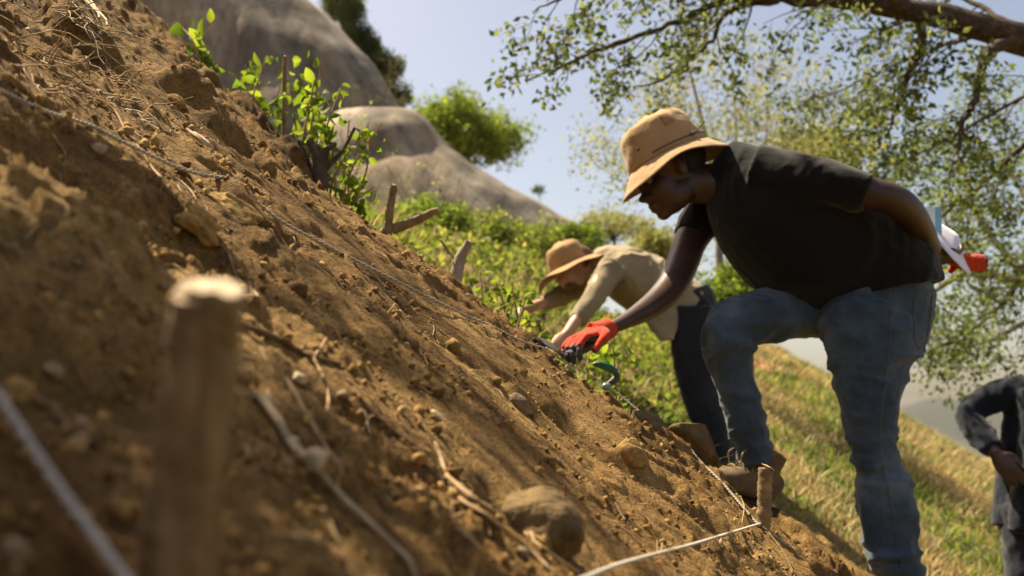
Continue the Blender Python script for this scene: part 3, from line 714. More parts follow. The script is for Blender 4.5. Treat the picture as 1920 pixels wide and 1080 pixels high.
V, F = blades(x, y, .045 + .005 * y, .0030 + .0007 * y, r_, .6); mk('green_grass', V, F, 'blade_green', smooth=False, label='patches of fresh green grass on the hillside', cat='grass', kind='stuff'); print('green', len(x))
# leafy weeds on the bank beyond the dirt edge
def f_weed(x, y, r_):
    g_ = fbm2(x + 20, y, 3, 1.6); return inview(x, y) & (y > crest_y(x) + .10) & (x < .19 * y) & (g_ > -.28 + .25 * r_.normal(size=len(x)))
x, y, r_ = scatter(15000, -6, 4, 2.6, 14.5, f_weed, 63, 1.3)
nl = 9; h_ = (.06 + .05 * np.clip(fbm2(x, y, 2, 1.3) + .6, 0, 1.5)) * r_.uniform(.5, 1.5, len(x)) * (.22 + .78 * sstep(5, 8.5, y)) * (1 + .10 * y)
A = np.repeat(np.column_stack([x, y, ground_h(x, y)]), nl, 0); k = r_.uniform(.05, 1, len(A)); A[:, 2] += k * np.repeat(h_, nl); A[:, :2] += r_.normal(size=(len(A), 2)) * .028 * (1 + .06 * A[:, 1:2])
V, F = leaves(A, .034 + .0022 * A[:, 1], -.15, .55, rs=r_); mk('weeds', V, F, 'leaf_weed', smooth=False, label='tangle of leafy green weeds on the bank beyond the dirt edge', cat='weeds', kind='stuff'); print('weed leaves', len(A))
# dry stalks among the weeds
x, y, r_ = scatter(9000, -6, 4, 2.6, 14, f_weed, 64, 1.3)
V, F = blades(x, y, .10 + .012 * y, .0016 + .0004 * y, r_, .6); mk('dry_stalks', V, F, 'blade_dry', smooth=False, label='thin dry stalks among the leafy weeds', cat='stalks', kind='stuff')
# fresh leafy sprigs at the dirt edge
def leaf_mesh(k):
    r_ = np.random.default_rng(900 + k); w_ = .30 * r_.uniform(.85, 1.15); cu = r_.uniform(.05, .22); V = []
    for t, ww in ((0, .02), (.15, .55), (.4, 1.0), (.65, .85), (.85, .45), (1.0, .03)):
        zc = -cu * (t - .4) ** 2 * 1.6
        V += [(-w_ * ww, t, zc + .10 * ww), (0, t, zc), (w_ * ww, t, zc + .10 * ww)]
    F = [(i * 3 + j, i * 3 + j + 1, i * 3 + j + 4, i * 3 + j + 3) for i in range(5) for j in range(2)]
    me = bpy.data.meshes.new('leaf'); me.from_pydata(V, [], F); me.materials.append(M['leaf_sprig']); me.polygons.foreach_set('use_smooth', [True] * len(F)); me.update(); return me
LEAF = [leaf_mesh(k) for k in range(4)]
def unit(v): v = np.asarray(v, float); return v / np.linalg.norm(v)
def sprig(px, py, y, stems, label, leaf='leaf_fresh', ls=.055, seed=1, dense=26, group=None):
    r_ = np.random.default_rng(seed); b = at(px, py, y); zt = max(float(dirt_h(np.array([b[0]]), np.array([b[1]]))[0]), float(ground_h(b[0], b[1])))
    b = np.array([b[0], b[1], zt - .02]); root = empty('leafy_sprig', b, label, 'plant', group)
    A_ = []
    for (ex, ey) in stems:
        e = at(ex, ey, y + r_.uniform(-.12, .12)); m_ = (b + e) / 2 + r_.normal(size=3) * .03
        L_ = cr([b, m_, e], 14); V, F = tubes([(L_, np.linspace(.005, .002, 14))], 5); mk('stem', sub(V, root), F, 'root', root)
        n = dense; s = r_.uniform(.25, 1, n) * 12.9; i = s.astype(int); A_.append(L_[i] + (L_[i + 1] - L_[i]) * (s - i)[:, None] + r_.normal(size=(n, 3)) * .018)
    A_ = np.concatenate(A_)
    for p_ in A_:                                            # each leaf is its own piece
        d = r_.normal(size=3); d[2] -= .1; d = unit(d); q = r_.normal(size=3); q[2] *= .4; sd = unit(np.cross(d, q)); nn = np.cross(sd, d)
        o = bpy.data.objects.new('leaf', LEAF[int(r_.integers(0, 4))]); COL.objects.link(o); o.parent = root
        o.matrix_basis = Matrix(((sd[0], d[0], nn[0], 0), (sd[1], d[1], nn[1], 0), (sd[2], d[2], nn[2], 0), (0, 0, 0, 1))) @ Matrix.Scale(float(ls * r_.uniform(.6, 1.25)), 4)
        o.location = [float(v) for v in p_ - b]
    return root
sprig(575, 300, 2.75, [(605, 105), (590, 150), (640, 165), (540, 130), (560, 190), (620, 215)], 'leafy sprig shooting up from the dark stump', ls=.04, seed=2)
sprig(520, 240, 3.0, [(500, 105), (535, 100), (470, 130), (525, 160), (490, 175)], 'bright leafy sprig around a thin upright twig', ls=.042, seed=3)
sprig(470, 200, 3.2, [(440, 160), (425, 175), (460, 120), (410, 185)], 'low leafy sprig below the big yellow leaves', ls=.042, seed=4)
sprig(385, 150, 3.2, [(400, 45), (370, 60), (410, 120), (340, 50), (395, 100)], 'few big yellow green leaves on thin stems at the slope top', ls=.062, seed=5, dense=8)
sprig(625, 270, 2.75, [(690, 235), (715, 232), (655, 225), (680, 245)], 'small sprig leaning out to the right of the dark stump', ls=.036, seed=6, dense=18)
sprig(640, 350, 2.75, [(655, 300), (690, 330), (625, 290), (700, 350)], 'short green sprig under the dark stump', ls=.038, seed=7, dense=18)
sprig(890, 560, 2.75, [(870, 500), (900, 510), (930, 530), (880, 530)], 'fresh green weed beside the pale leaning stump', ls=.036, seed=8, dense=20)
sprig(960, 575, 2.75, [(930, 545), (960, 540), (985, 560)], 'small weed at the dirt edge below the brown felt hat', ls=.03, seed=9, dense=16)
sprig(1120, 690, 2.9, [(1105, 650), (1150, 650), (1130, 660), (1170, 665)], 'fresh green weed just behind the red glove', ls=.034, seed=10, dense=24)

# ================================================================== THINGS ON THE SLOPE
def dz(p, lift=0): return np.array([p[0], p[1], float(dirt_h(np.array([p[0]]), np.array([p[1]]))[0]) + lift])
def stake_obj(top, bot, r0, r1, label, kink=0, seed=0, knot=True, slant=0.0):
    r_ = np.random.default_rng(seed); top = np.asarray(top); bot = np.asarray(bot)
    root = empty('wooden_stake', bot, label, 'stake')
    t = np.linspace(0, 1, 22)[:, None]; L_ = bot + (top - bot) * t; L_[:, 0] += kink * np.sin(t[:, 0] * 5.0)
    rr = (r0 + (r1 - r0) * t[:, 0]) * (1 + .05 * r_.normal(size=22)); rr[9:11] *= 1.10 if knot else 1
    V, F = loft(np.column_stack([L_, rr, rr * .95]), 44, 18); V = V + .0016 * (r0 / .015) * r_.normal(size=V.shape) * .5
    mk('post', sub(V, root), F, 'stake' if knot is False else 'bark_stump', root)
    d = top - L_[-2]; d /= np.linalg.norm(d); th = np.linspace(0, 2 * np.pi, 18, endpoint=False); s = np.cross(d, [0, 1, 0]); s /= np.linalg.norm(s); q = np.cross(d, s)
    ring = top + (np.cos(th)[:, None] * s + np.sin(th)[:, None] * q) * rr[-1] * (1.0 + .06 * r_.normal(size=(18, 1))) + d * .0015
    ring[:, 2] += slant * (ring[:, 1] - top[1]); ring[:, 1] -= 0
    ring2 = ring + d * .002 * (1 + r_.normal(size=(18, 1)) * .5) + (top - ring) * .10; V = np.vstack([ring, ring2, top + d * .0045])
    F = [(j, (j + 1) % 18, 18 + (j + 1) % 18, 18 + j) for j in range(18)] + [(18 + j, 18 + (j + 1) % 18, 36) for j in range(18)]
    mk('cut_top', sub(V, root), F, 'cutwood', root, smooth=False); return root
y0 = .45
tp = at(390, 556, y0); bt = at(310, 1250, y0); bt = bt + (bt - tp) * .12
stake_obj(tp, bt, .0172, .0162, 'thick blurred wooden stake with a pale cut top standing in the dirt', 0, 1, False, .45)
sp = surf(1424, 985); tp = at(1440, 878, sp[1]); bt = np.array([sp[0] - .004, sp[1], dz(sp)[2] - .06])
stake_obj(tp, bt, .0145, .0155, 'short knobbly wooden stake beside the brown boot', .004, 2)

def string_obj(pts, r, label, mat='string'):
    P_ = np.array(pts); L_ = cr(P_, 120)
    # two twisted strands
    T, A_, B_ = frames(L_, np.array([0, 0, 1.0])); n = len(L_); ph = np.linspace(0, 1, n) * np.linalg.norm(np.diff(L_, axis=0), axis=1).sum() / (r * 11) * 2 * np.pi
    big = 700; Lb = cr(P_, big); T, A_, B_ = frames(Lb, np.array([0, 0, 1.0])); ln = np.linalg.norm(np.diff(Lb, axis=0), axis=1).sum(); ph = np.linspace(0, ln / (r * 9) * 2 * np.pi, big)
    parts = []
    for o_ in (0, np.pi):
        C = Lb + (A_ * np.cos(ph + o_)[:, None] + B_ * np.sin(ph + o_)[:, None]) * r * .5; parts.append((C, np.full(big, r * .62)))
    V, F = tubes(parts, 5); return mk('string_line', V, F, mat, label=label, cat='string')
def on(px, py, lift=.004): 
    p = surf(px, py); return dz(p, lift)
knot = at(1420, 982, sp[1] - .02)
def hitd(px, py, d):
    r_ = ray(px, py); t = (-0.30 + d * 1.268) / (r_[2] + 0.75 * r_[0] - 0.21 * r_[1]); return r_ * t
s1 = [hitd(px, py, .010) for px, py in ((-120, 140), (0, 182), (130, 225), (250, 275), (400, 350), (550, 428), (700, 505), (850, 580), (970, 642), (1060, 680), (1130, 716), (1215, 785), (1300, 858), (1370, 925))] + [knot]
s1 = cr(np.array(s1), 60)
for _ in range(3):
    lo_ = dirt_h(s1[:, 0], s1[:, 1]) + .003; s1[:, 2] = np.maximum(s1[:, 2], lo_); s1[1:-1] = (s1[:-2] + 2 * s1[1:-1] + s1[2:]) / 4
s1[:, 2] = np.maximum(s1[:, 2], dirt_h(s1[:, 0], s1[:, 1]) + .0015)
string_obj(s1, .0027, 'long white string running down the slope past the trowel')
string_obj([at(1040, 1110, .72), at(1100, 1082, .84), at(1180, 1052, 1.0), at(1300, 1020, 1.30), at(1375, 997, 1.70), knot + (.004, -.004, 0), knot + (.03, .012, .0)], .0022, 'taut white string tied to the short stake by the boot')
e = on(1570, 1085, .01); string_obj([knot + (.01, 0, -.006), (knot + e) / 2 + (0, 0, -.005), e], .0018, 'thin string running downhill from the short stake')
string_obj([at(-90, 610, .50), at(0, 745, .46), at(120, 925, .425), at(235, 1085, .395), at(330, 1230, .37)], .0019, 'blurred grey string stretched close beside the thick stake', 'string_grey')
# near and far ends of the strings are tied off in the ground
def root_line(pix, r, mat, label, group, cat='root', lift=.003, name='root', sag=0):
    P_ = np.array([on(a, b, lift) for a, b in pix]); L_ = cr(P_, 40); L_[:, 2] = np.maximum(L_[:, 2], dirt_h(L_[:, 0], L_[:, 1]) + r * .2)
    L_[0, 2] -= r; L_[-1, 2] -= r * 2
    V, F = tubes([(L_, np.linspace(r, r * .55, 40) * (1 + .12 * rng.normal(size=40)))], 6); return mk(name, V, F, mat, label=label, cat=cat, group=group)
# stick pinned under a pale pebble
root_line([(482, 752), (520, 815), (545, 848), (590, 895), (640, 948), (700, 1005), (780, 1082)], .0040, 'straw', 'pale bent stick lying under a cream pebble', None, 'stick', .006, 'stick')
p = on(590, 893, .010); V, F = rock(p, (.0115, .0105, .0095), 5, None, 3, .22, 3); mk('pebble', V, F, 'stone_pale', label='cream pebble on the pale bent stick', cat='pebble')
p = on(548, 847, .006); V, F = rock(p, (.0058, .005, .005), 6, None, 2, .2); mk('pebble', V, F, 'stone_pale', label='tiny cream pebble beside the pale bent stick', cat='pebble')
G1 = 'roots lying on the dirt'
root_line([(440, 612), (500, 640), (560, 665), (585, 678), (640, 690)], .0042, 'root_dark', 'straight dark root ending in a fork on the dirt', None)
root_line([(585, 678), (605, 715), (615, 760), (612, 785)], .0022, 'root', 'thin wiggly root hanging off the dark forked root', None)
root_line([(590, 675), (612, 645)], .0018, 'root', 'short upturned tip of the dark forked root', None)
root_line([(535, 720), (575, 790), (605, 845), (640, 890)], .0022, 'root', 'thin root parallel to the pale bent stick', None)
root_line([(815, 835), (830, 880), (850, 930), (910, 985), (980, 1030), (1040, 1085)], .0030, 'root', 'long looping root below the big rounded rock', None)
root_line([(835, 900), (900, 950), (960, 985), (1010, 1030), (1090, 1085)], .0026, 'root', 'second long root running beside the looping one', None)
root_line([(255, 275), (285, 320), (305, 345), (300, 365)], .0017, 'root', 'thin curled rootlet just below the long string', None)
root_line([(180, 190), (215, 215), (235, 250), (255, 268)], .0020, 'root', 'yellowish rootlet above the long string', None)
root_line([(1380, 930), (1395, 950), (1392, 980)], .0020, 'root', 'thin rootlet dangling in front of the boot', None)
root_line([(1440, 1000), (1470, 1040), (1490, 1080)], .0022, 'root_dark', 'dark rootlet downhill of the short stake', None)
root_line([(660, 740), (720, 800), (790, 850), (830, 890)], .0022, 'root_dark', 'dark root in the shadowed streak', None)
root_line([(30, 740), (110, 800), (190, 860)], .0026, 'root_dark', 'blurred root left of the thick stake', None)
root_line([(650, 715), (730, 790), (810, 845)], .0016, 'root', 'hairlike root beside the dark root in the shadowed streak', None)
for k in range(26):                                            # loose twigs, alike
    px, py = random.uniform(20, 1350), random.uniform(60, 1040); 
    if py < .78 * px - 130 + 120 or py > 1060: px = random.uniform(20, 500); py = random.uniform(300, 1000)
    a = random.uniform(.2, 1.2); l = random.uniform(18, 60)
    root_line([(px, py), (px + l * .5 * math.cos(a) + random.uniform(-5, 5), py + l * .5 * math.sin(a) + random.uniform(-5, 5)), (px + l * math.cos(a), py + l * math.sin(a))], random.uniform(.0010, .0018), random.choice(['root', 'straw', 'root_dark']),
              'tiny loose twig lying on the brown dirt', 'loose twigs on the dirt', 'twig', .002, 'twig')
# bare white stalks in the upper corner
for pix, lab in (([(155, -10), (175, 25), (200, 60)], 'pale stalk hanging in the top corner of the slope'), ([(140, -5), (165, 20), (185, 45)], 'second pale stalk beside the hanging one'), ([(35, 18), (105, 20)], 'straight pale stalk lying level near the slope top')):
    root_line(pix, .0042, 'straw', lab, None, 'stalk', .02, 'stalk')

# rocks
def place_rock(px, py, r, seed, mat, label, group=None, cut=5, sink=.38, rough=.18, name='stone', sub_=3, ax=None):
    p = dz(surf(px, py)); c_ = p + NRM * r[2] * (1 - 2 * sink)
    V, F = rock(c_, r, seed, np.array([DN, AC, NRM]) if ax is None else ax, sub_, rough, cut, (.5, .72)); return mk(name, V, F, mat, label=label, cat='rock', group=group)
h = surf(1040, 1010); c_ = at(1040, 960, h[1] + .012)
ta = R(38); axr = np.array([[math.cos(ta), 0, -math.sin(ta)], [0, 1, 0], [math.sin(ta), 0, math.cos(ta)]])
V, F = rock(c_ - NRM * .030, (.052, .046, .046), 12, axr, 5, .18, 6, (.6, .8)); mk('round_rock', V, F, 'stone_dark', label='big rounded rock half buried in the dirt', cat='rock')
place_rock(975, 762, (.022, .018, .014), 13, 'stone', 'small flat stone at the rim of the long hollow')
place_rock(820, 783, (.010, .007, .005), 14, 'stone_pale', 'pale stone chip in the middle of the dirt')
place_rock(370, 268, (.026, .018, .004), 15, 'stone_pale', 'cream dry leaf curled on the dirt above the string', cut=0, sink=-.6, rough=.45, name='dry_leaf')
place_rock(560, 716, (.009, .008, .006), 16, 'stone_pale', 'pink grey chip near the forked root')
place_rock(165, 105, (.028, .022, .02), 17, 'stone_dark', 'brown lump of earth near the slope top', cut=3, name='earth_clod')
place_rock(440, 400, (.045, .022, .016), 18, 'clod', 'long overhanging earth clod below the string', cut=2, rough=.5, sink=.4, sub_=4, name='earth_clod')
place_rock(1185, 862, (.028, .02, .018), 19, 'clod', 'earth clod in the shaded band below the glove', cut=2, name='earth_clod')
place_rock(370, 425, (.026, .022, .014), 20, 'clod', 'crumbly grey earth clod left of the long overhanging clod', cut=0, rough=.6, sink=.4, sub_=4, name='earth_clod')
place_rock(330, 195, (.022, .018, .014), 21, 'clod', 'crumbly clod above the string near the rootlets', cut=1, name='earth_clod')
for k in range(60):
    px, py = random.uniform(10, 1380), random.uniform(40, 1050)
    if py < .72 * px + 20 or py > 1050: continue
    s = random.choice([.0035, .0045, .006, .008]); place_rock(px, py, (s, s * .8, s * .7), 100 + k, random.choice(['stone', 'stone', 'clod']), 'small loose stone on the brown dirt slope', 'loose stones on the dirt', 5, .3, .15, sub_=3)
# blocks behind the crest, near the dark trousers
for px, py, y, r, sd, lab in ((1292, 788, 2.66, (.092, .075, .075), 31, 'large angular brown block at the dirt edge beside the dark trousers'), (1225, 815, 2.5, (.055, .045, .032), 32, 'flat brown block below the large angular one'),
                              (1240, 735, 2.75, (.045, .04, .025), 33, 'small block uphill of the large angular one')):
    c_ = at(px, py, y); z_ = float(dirt_h(np.array([c_[0]]), np.array([c_[1]]))[0]); c_[2] = min(max(c_[2], z_ + r[2] * .3), z_ + r[2] * .8)
    V, F = rock(c_, np.array(r) * 1.35, sd, np.array([DN, AC, NRM]), 4, .05, 9, (.45, .62)); mk('stone_block', V, F, 'stone_dark', label=lab, cat='rock', smooth=False)

# cut stumps along the crest
def stump(rows, y, r0, r1, label, mat='bark_stump', extra=()):
    P_ = [at(a, b, y) for a, b in rows]; zt = max(float(dirt_h(np.array([P_[0][0]]), np.array([y]))[0]), float(ground_h(P_[0][0], y))); P_[0][2] = min(P_[0][2], zt - .02)
    root = empty('cut_stump', P_[0], label, 'stump')
    def prong(Q, a, b):
        L_ = cr(Q, 14); V, F = tubes([(L_, np.linspace(a, b, 14) * (1 + .06 * rng.normal(size=14)))], 9); mk('stem', sub(V, root), F, mat, root)
        d = L_[-1] - L_[-2]; d /= np.linalg.norm(d); s = np.cross(d, [0, 1, .2]); s /= np.linalg.norm(s); q = np.cross(d, s); th = np.linspace(0, 2 * np.pi, 10, endpoint=False)
        V = np.vstack([L_[-1] + (np.cos(th)[:, None] * s + np.sin(th)[:, None] * q) * b * 1.02, [L_[-1] + d * .004]]); mk('cut_face', sub(V, root), [(j, (j + 1) % 10, 10) for j in range(10)], 'cutwood', root, smooth=False)
    prong(P_, r0, r1)
    for rw, a, b in extra: prong([at(i, j, y + .01) for i, j in rw], a, b)
    return root
stump([(722, 440), (730, 400), (738, 348)], 2.62, .013, .011, 'forked brown stump with a stubby arm at the dirt edge', extra=[([(735, 430), (775, 415), (810, 398), (822, 394)], .015, .008)])
stump([(845, 535), (860, 495), (880, 453)], 2.66, .022, .012, 'pale leaning stump with a pointed top at the dirt edge', 'bark_pale', extra=[([(862, 498), (840, 470), (826, 450)], .004, .003)])
stump([(592, 340), (597, 300), (580, 262)], 2.66, .035, .010, 'dark knotted stump sprouting leaves at the dirt edge', 'bark', extra=[([(600, 320), (610, 285), (630, 268)], .014, .006), ([(600, 325), (640, 285), (665, 240)], .008, .004), ([(590, 330), (570, 290), (560, 265)], .012, .006)])
stump([(535, 235), (533, 170), (534, 106)], 2.9, .008, .006, 'thin upright reddish twig among bright leaves')

# loose crumbs and litter (stuff)
bm = bmesh.new(); bmesh.ops.create_icosphere(bm, subdivisions=1, radius=1); IV = np.array([v.co[:] for v in bm.verts]); IF = np.array([[v.index for v in f.verts] for f in bm.faces]); bm.free()
def crumbs(n, smin, smax, seed, mat, label, name, power=2.6):
    r_ = np.random.default_rng(seed); t = r_.uniform(-.62, .52, n); y = .30 * (2.75 / .30) ** r_.uniform(0, 1, n) ** .8; x = t * (y + .25) - .08
    cl = fbm2(x, y, 3, 4.0); keep = (y < crest_y(x) + .02) & (cl + .22 * r_.normal(size=n) > .12 - .35 * (rough_mask(x, y) - .6)); x, y = x[keep], y[keep]; n = len(x)
    s = smin * (smax / smin) ** (r_.uniform(0, 1, n) ** power); s = s * (.55 + .45 * np.minimum(1, y))
    c_ = np.column_stack([x, y, dirt_h(x, y)]) + NRM * (s * .25)[:, None]
    V = IV[None] * (1 + .34 * r_.normal(size=(n, len(IV), 1))) * s[:, None, None] * r_.uniform(.6, 1.2, (n, 1, 3)) + c_[:, None]
    F = (IF[None] + (np.arange(n) * len(IV))[:, None, None]).reshape(-1, 3); print(name, n)
    mk(name, V, F, mat, smooth=False, label=label, cat='soil', kind='stuff')
crumbs(34000, .0009, .0070, 81, 'clod', 'loose crumbs of brown soil strewn over the slope', 'soil_crumbs')
crumbs(1100, .005, .013, 83, 'clod', 'scattered bigger clods of brown earth on the slope', 'earth_clods', 2.0)
def litter(n, seed):
    r_ = np.random.default_rng(seed); t = r_.uniform(-.62, .5, n); y = .35 * (2.75 / .35) ** r_.uniform(0, 1, n); x = t * (y + .25) - .08
    keep = (y < crest_y(x)) & (fbm2(x, y, 2, 2.2) + .3 * (rough_mask(x, y) - .8) + .25 * r_.normal(size=n) > .1); x, y = x[keep], y[keep]; n = len(x)
    outp = []
    for k in range(n):
        l = r_.uniform(.012, .05); a = r_.normal() * .8; d = DN * math.cos(a) + AC * math.sin(a); p = np.array([x[k], y[k], 0]); Q = np.array([p - d * l / 2, p + NRM * .003 + AC * r_.normal() * l * .15, p + d * l / 2])
        Q[:, 2] = dirt_h(Q[:, 0], Q[:, 1]) + .0015 + np.abs(r_.normal(size=3)) * .003; outp.append((Q, np.full(3, r_.uniform(.0005, .0011))))
    V, F = tubes(outp, 3); mk('root_fibres', V, F, 'root', label='fine root fibres and straw bits in the soil', cat='fibres', kind='stuff')
litter(3200, 82)
# dry root tufts in the upper left
def tuft(px, py, n, L0, seed, label, mat='root'):
    r_ = np.random.default_rng(seed); p = dz(surf(px, py), -.01); o_ = []
    for k in range(n):
        d = DN * r_.uniform(.1, 1) + NRM * r_.uniform(.05, .7) + AC * r_.normal() * .5; w_ = walk(p + DN * r_.normal() * .02 + AC * r_.normal() * .02, d, L0 * r_.uniform(.5, 1.3), 6, .3, .16, r_); w_[1:, 2] = np.maximum(w_[1:, 2], dirt_h(w_[1:, 0], w_[1:, 1]) + .001); o_.append((w_, np.linspace(.0016, .0006, 7)))
    V, F = tubes(o_, 4); mk('root_tuft', V, F, mat, label=label, cat='roots')
tuft(185, 135, 26, .10, 91, 'dry root tuft with a green shoot on the upper slope')
tuft(215, 185, 18, .09, 92, 'straw coloured root tuft just above the string', 'straw')
tuft(60, 150, 22, .10, 93, 'brown root tuft near the left end of the string')
tuft(250, 60, 26, .16, 94, 'shaggy root tuft hanging at the top of the slope')
tuft(130, 40, 20, .14, 95, 'root tuft below the pale hanging stalks', 'straw')
tuft(280, 262, 10, .05, 96, 'little orange root tuft touching the string')
tuft(40, 90, 18, .12, 97, 'brown root tuft at the left edge of the slope top')

# green tool half hidden at the crest
c_ = at(1138, 690, 2.68); gt = empty('garden_tool', c_, 'green plastic tool lying at the dirt edge below the red glove', 'tool')
V, F = loft(np.array([tuple(at(1112, 683, 2.68)) + (.005, .005), tuple(at(1126, 684, 2.68)) + (.010, .009), tuple(at(1142, 690, 2.68)) + (.011, .010), tuple(at(1156, 699, 2.68)) + (.009, .008)]), 16, 12); mk('grip', sub(V, gt), F, 'green_plastic', gt)
V, F = loft(np.array([tuple(at(1154, 698, 2.69)) + (.008, .008), tuple(at(1156, 708, 2.69)) + (.011, .01), tuple(at(1148, 716, 2.69)) + (.010, .01), tuple(at(1136, 722, 2.69)) + (.005, .005)]), 12, 10); mk('head', sub(V, gt), F, 'metal_dark', gt)
p = dz(surf(1137, 712), .008); V, F = ell(p, (.012, .011, .010)); mk('glass_piece', V, F, 'glass_green', label='small shiny glass piece beside the green tool', cat='glass')

# ================================================================== PEOPLE
def head_parts(c, f, s, u, k=1.0):
    c, f, s, u = map(np.asarray, (c, f, s, u)); ax = np.array([f, s, u])
    def E(p, r): return ell(c + (p[0] * f + p[1] * s + p[2] * u) * k, np.array(r) * k, ax)
    P_ = [E((-.010, 0, .035), (.100, .078, .090)), E((.042, 0, -.028), (.056, .060, .085)), E((.046, 0, -.082), (.050, .046, .032)), E((.080, 0, -.100), (.023, .027, .019)),
          E((.098, 0, -.005), (.016, .013, .034)), E((.113, 0, -.034), (.019, .016, .014)), E((.102, .014, -.040), (.014, .010, .010)), E((.102, -.014, -.040), (.014, .010, .010)),
          E((.098, 0, -.064), (.017, .025, .0085)), E((.096, 0, -.079), (.017, .022, .0090)), E((.083, .026, .022), (.018, .028, .011)), E((.083, -.026, .022), (.018, .028, .011)),
          E((.062, .032, -.030), (.030, .026, .034)), E((.062, -.032, -.030), (.030, .026, .034)), E((-.010, .076, -.008), (.016, .008, .030)), E((-.010, -.076, -.008), (.016, .008, .030)),
          E((.022, .034, -.066), (.055, .026, .042)), E((.022, -.034, -.066), (.055, .026, .042))]
    return P_
def eyes(c, f, s, u, root):
    for q in (-1, 1):
        V, F = ell(np.asarray(c) + .0775 * np.asarray(f) + q * .030 * np.asarray(s) + .001 * np.asarray(u), (.0125,) * 3); mk('eye', sub(V, root), F, 'eye', root)
def unit(v): v = np.asarray(v, float); return v / np.linalg.norm(v)
def hand_parts(w, d, pn, thumb, curl, k=1.0, spread=.12, curls=None, thumb_in=.5):
    """wrist point, finger direction, palm normal (towards palm side), thumb-side direction"""
    d = unit(d); pn = unit(np.asarray(pn) - (np.asarray(pn) @ d) * d); t = unit(np.cross(d, pn)); t = t if t @ np.asarray(thumb) > 0 else -t
    P_ = [loft(np.array([tuple(w + d * a * k) + (ww * k, th * k) for a, ww, th in ((-.02, .026, .020), (.0, .028, .020), (.03, .040, .0185), (.065, .044, .016), (.092, .040, .012))]), 14, 14, ref=tuple(pn))]
    for i, (o_, L) in enumerate(((.031, .072), (.011, .080), (-.010, .074), (-.030, .058))):
        p = w + (d * .085 + t * o_) * k; dd = unit(d + t * o_ / .03 * spread); c_ = curl if curls is None else curls[i]
        pts = [p - dd * .015 * k, p]; a = 0
        for sgm, ca in ((.45, .8), (.30, 1.0), (.25, .7)):
            a += c_ * ca; pts.append(pts[-1] + (dd * math.cos(a) + pn * math.sin(a)) * L * sgm * k)
        P_.append(tube(pts, np.array([.0100, .0098, .0090, .0084, .0070]) * k, 12, 9))
    p = w + (d * .018 + t * .026) * k; pts = [p, p + (d * .6 + t * .75 + pn * .25) * .034 * k]; pts.append(pts[-1] + unit(d * .9 + t * (.5 - thumb_in) + pn * .5 * thumb_in * 2) * .034 * k); pts.append(pts[-1] + unit(d * .9 - t * .25 * thumb_in + pn * .5 * thumb_in * 2) * .026 * k)
    P_.append(tube(pts, np.array([.0145, .0125, .0105, .0085]) * k, 10, 9)); return P_

# ---------- stooping man in black
Ym = 2.85
man = empty('person', (1.1, Ym, float(dirt_h(np.array([1.1]), np.array([Ym]))[0])), 'stooping person in black t-shirt, jeans and tan bucket hat scraping the dirt with a trowel', 'person')
hc = at(1262, 322, Ym); HF = unit((-.898, 0, -.44)); HU = unit((-.44, 0, .898)); HS = np.array([0, -1.0, 0])
neck = loft(PX([(1285, 345, Ym, 36, .052), (1335, 345, Ym, 40, .060), (1385, 345, Ym, 52, .075), (1420, 360, Ym, 80, .12)]), 14, 16)
torso_in = loft(PX([(1390, 340, Ym, 50, .10), (1440, 385, Ym, 80, .14), (1520, 430, Ym, 90, .14), (1595, 485, Ym, 75, .12), (1632, 540, Ym, 62, .10)]), 18, 18)
# right arm (far side) reaching for the dirt
ra = loft(PX([(1375, 350, 3.0, 38, .055), (1330, 400, 3.0, 36, .054), (1296, 450, 2.96, 32, .050), (1281, 490, 2.90, 31, .047), (1262, 532, 2.82, 29, .044), (1236, 562, 2.76, 26, .042), (1205, 584, 2.70, 21, .037), (1165, 606, 2.63, 14, .026), (1130, 622, 2.58, 12.5, .022)]), 34, 18)
# left arm folded behind the back
la = loft(PX([(1450, 352, 2.76, 26, .035), (1530, 350, 2.68, 28, .038), (1600, 356, 2.62, 31, .046), (1668, 372, 2.60, 30, .046), (1699, 392, 2.63, 29, .044), (1722, 425, 2.70, 25, .042), (1738, 456, 2.78, 21, .036), (1752, 476, 2.85, 16, .026)]), 34, 18)
lw = at(1752, 476, 2.85); ld = unit(at(1800, 487, 2.92) - lw)
lh = hand_parts(lw, ld, (0, .5, .85), (0, .6, -1), .55, .92)
rl_in = loft(PX([(1590, 560, 2.95, 50, .075), (1480, 590, 2.85, 38, .06), (1390, 610, 2.75, 30, .048), (1374, 660, 2.74, 28, .042), (1395, 760, 2.75, 32, .05), (1424, 865, 2.76, 24, .035), (1430, 895, 2.76, 24, .035)]), 30, 16)
ll_in = loft(PX([(1640, 575, 2.82, 50, .05), (1635, 660, 2.75, 50, .06), (1632, 790, 2.72, 38, .06), (1655, 930, 2.72, 36, .055), (1682, 1080, 2.72, 26, .04), (1690, 1130, 2.72, 26, .04)]), 30, 16)
V, F = fuse(head_parts(hc, HF, HS, HU) + [neck, torso_in, ra, la, rl_in, ll_in] + lh, .0048, 9)
mk('body', sub(V, man), F, 'skin_dark', man); eyes(hc, HF, HS, HU, man)
# cropped hair under the hat
V, F = ell(hc + HF * -.014 + HU * .032, (.1005, .0805, .089), np.array([HF, HS, HU]), 28, 20)
lh_ = (V - hc) @ np.array([HF, HS, HU]).T; keep = (lh_[:, 2] > .018) | ((lh_[:, 0] < -.02) & (lh_[:, 2] > -.05))
F = [f for f in F if all(keep[i] for i in f)]; mk('hair', sub(V, man), F, 'hair', man)
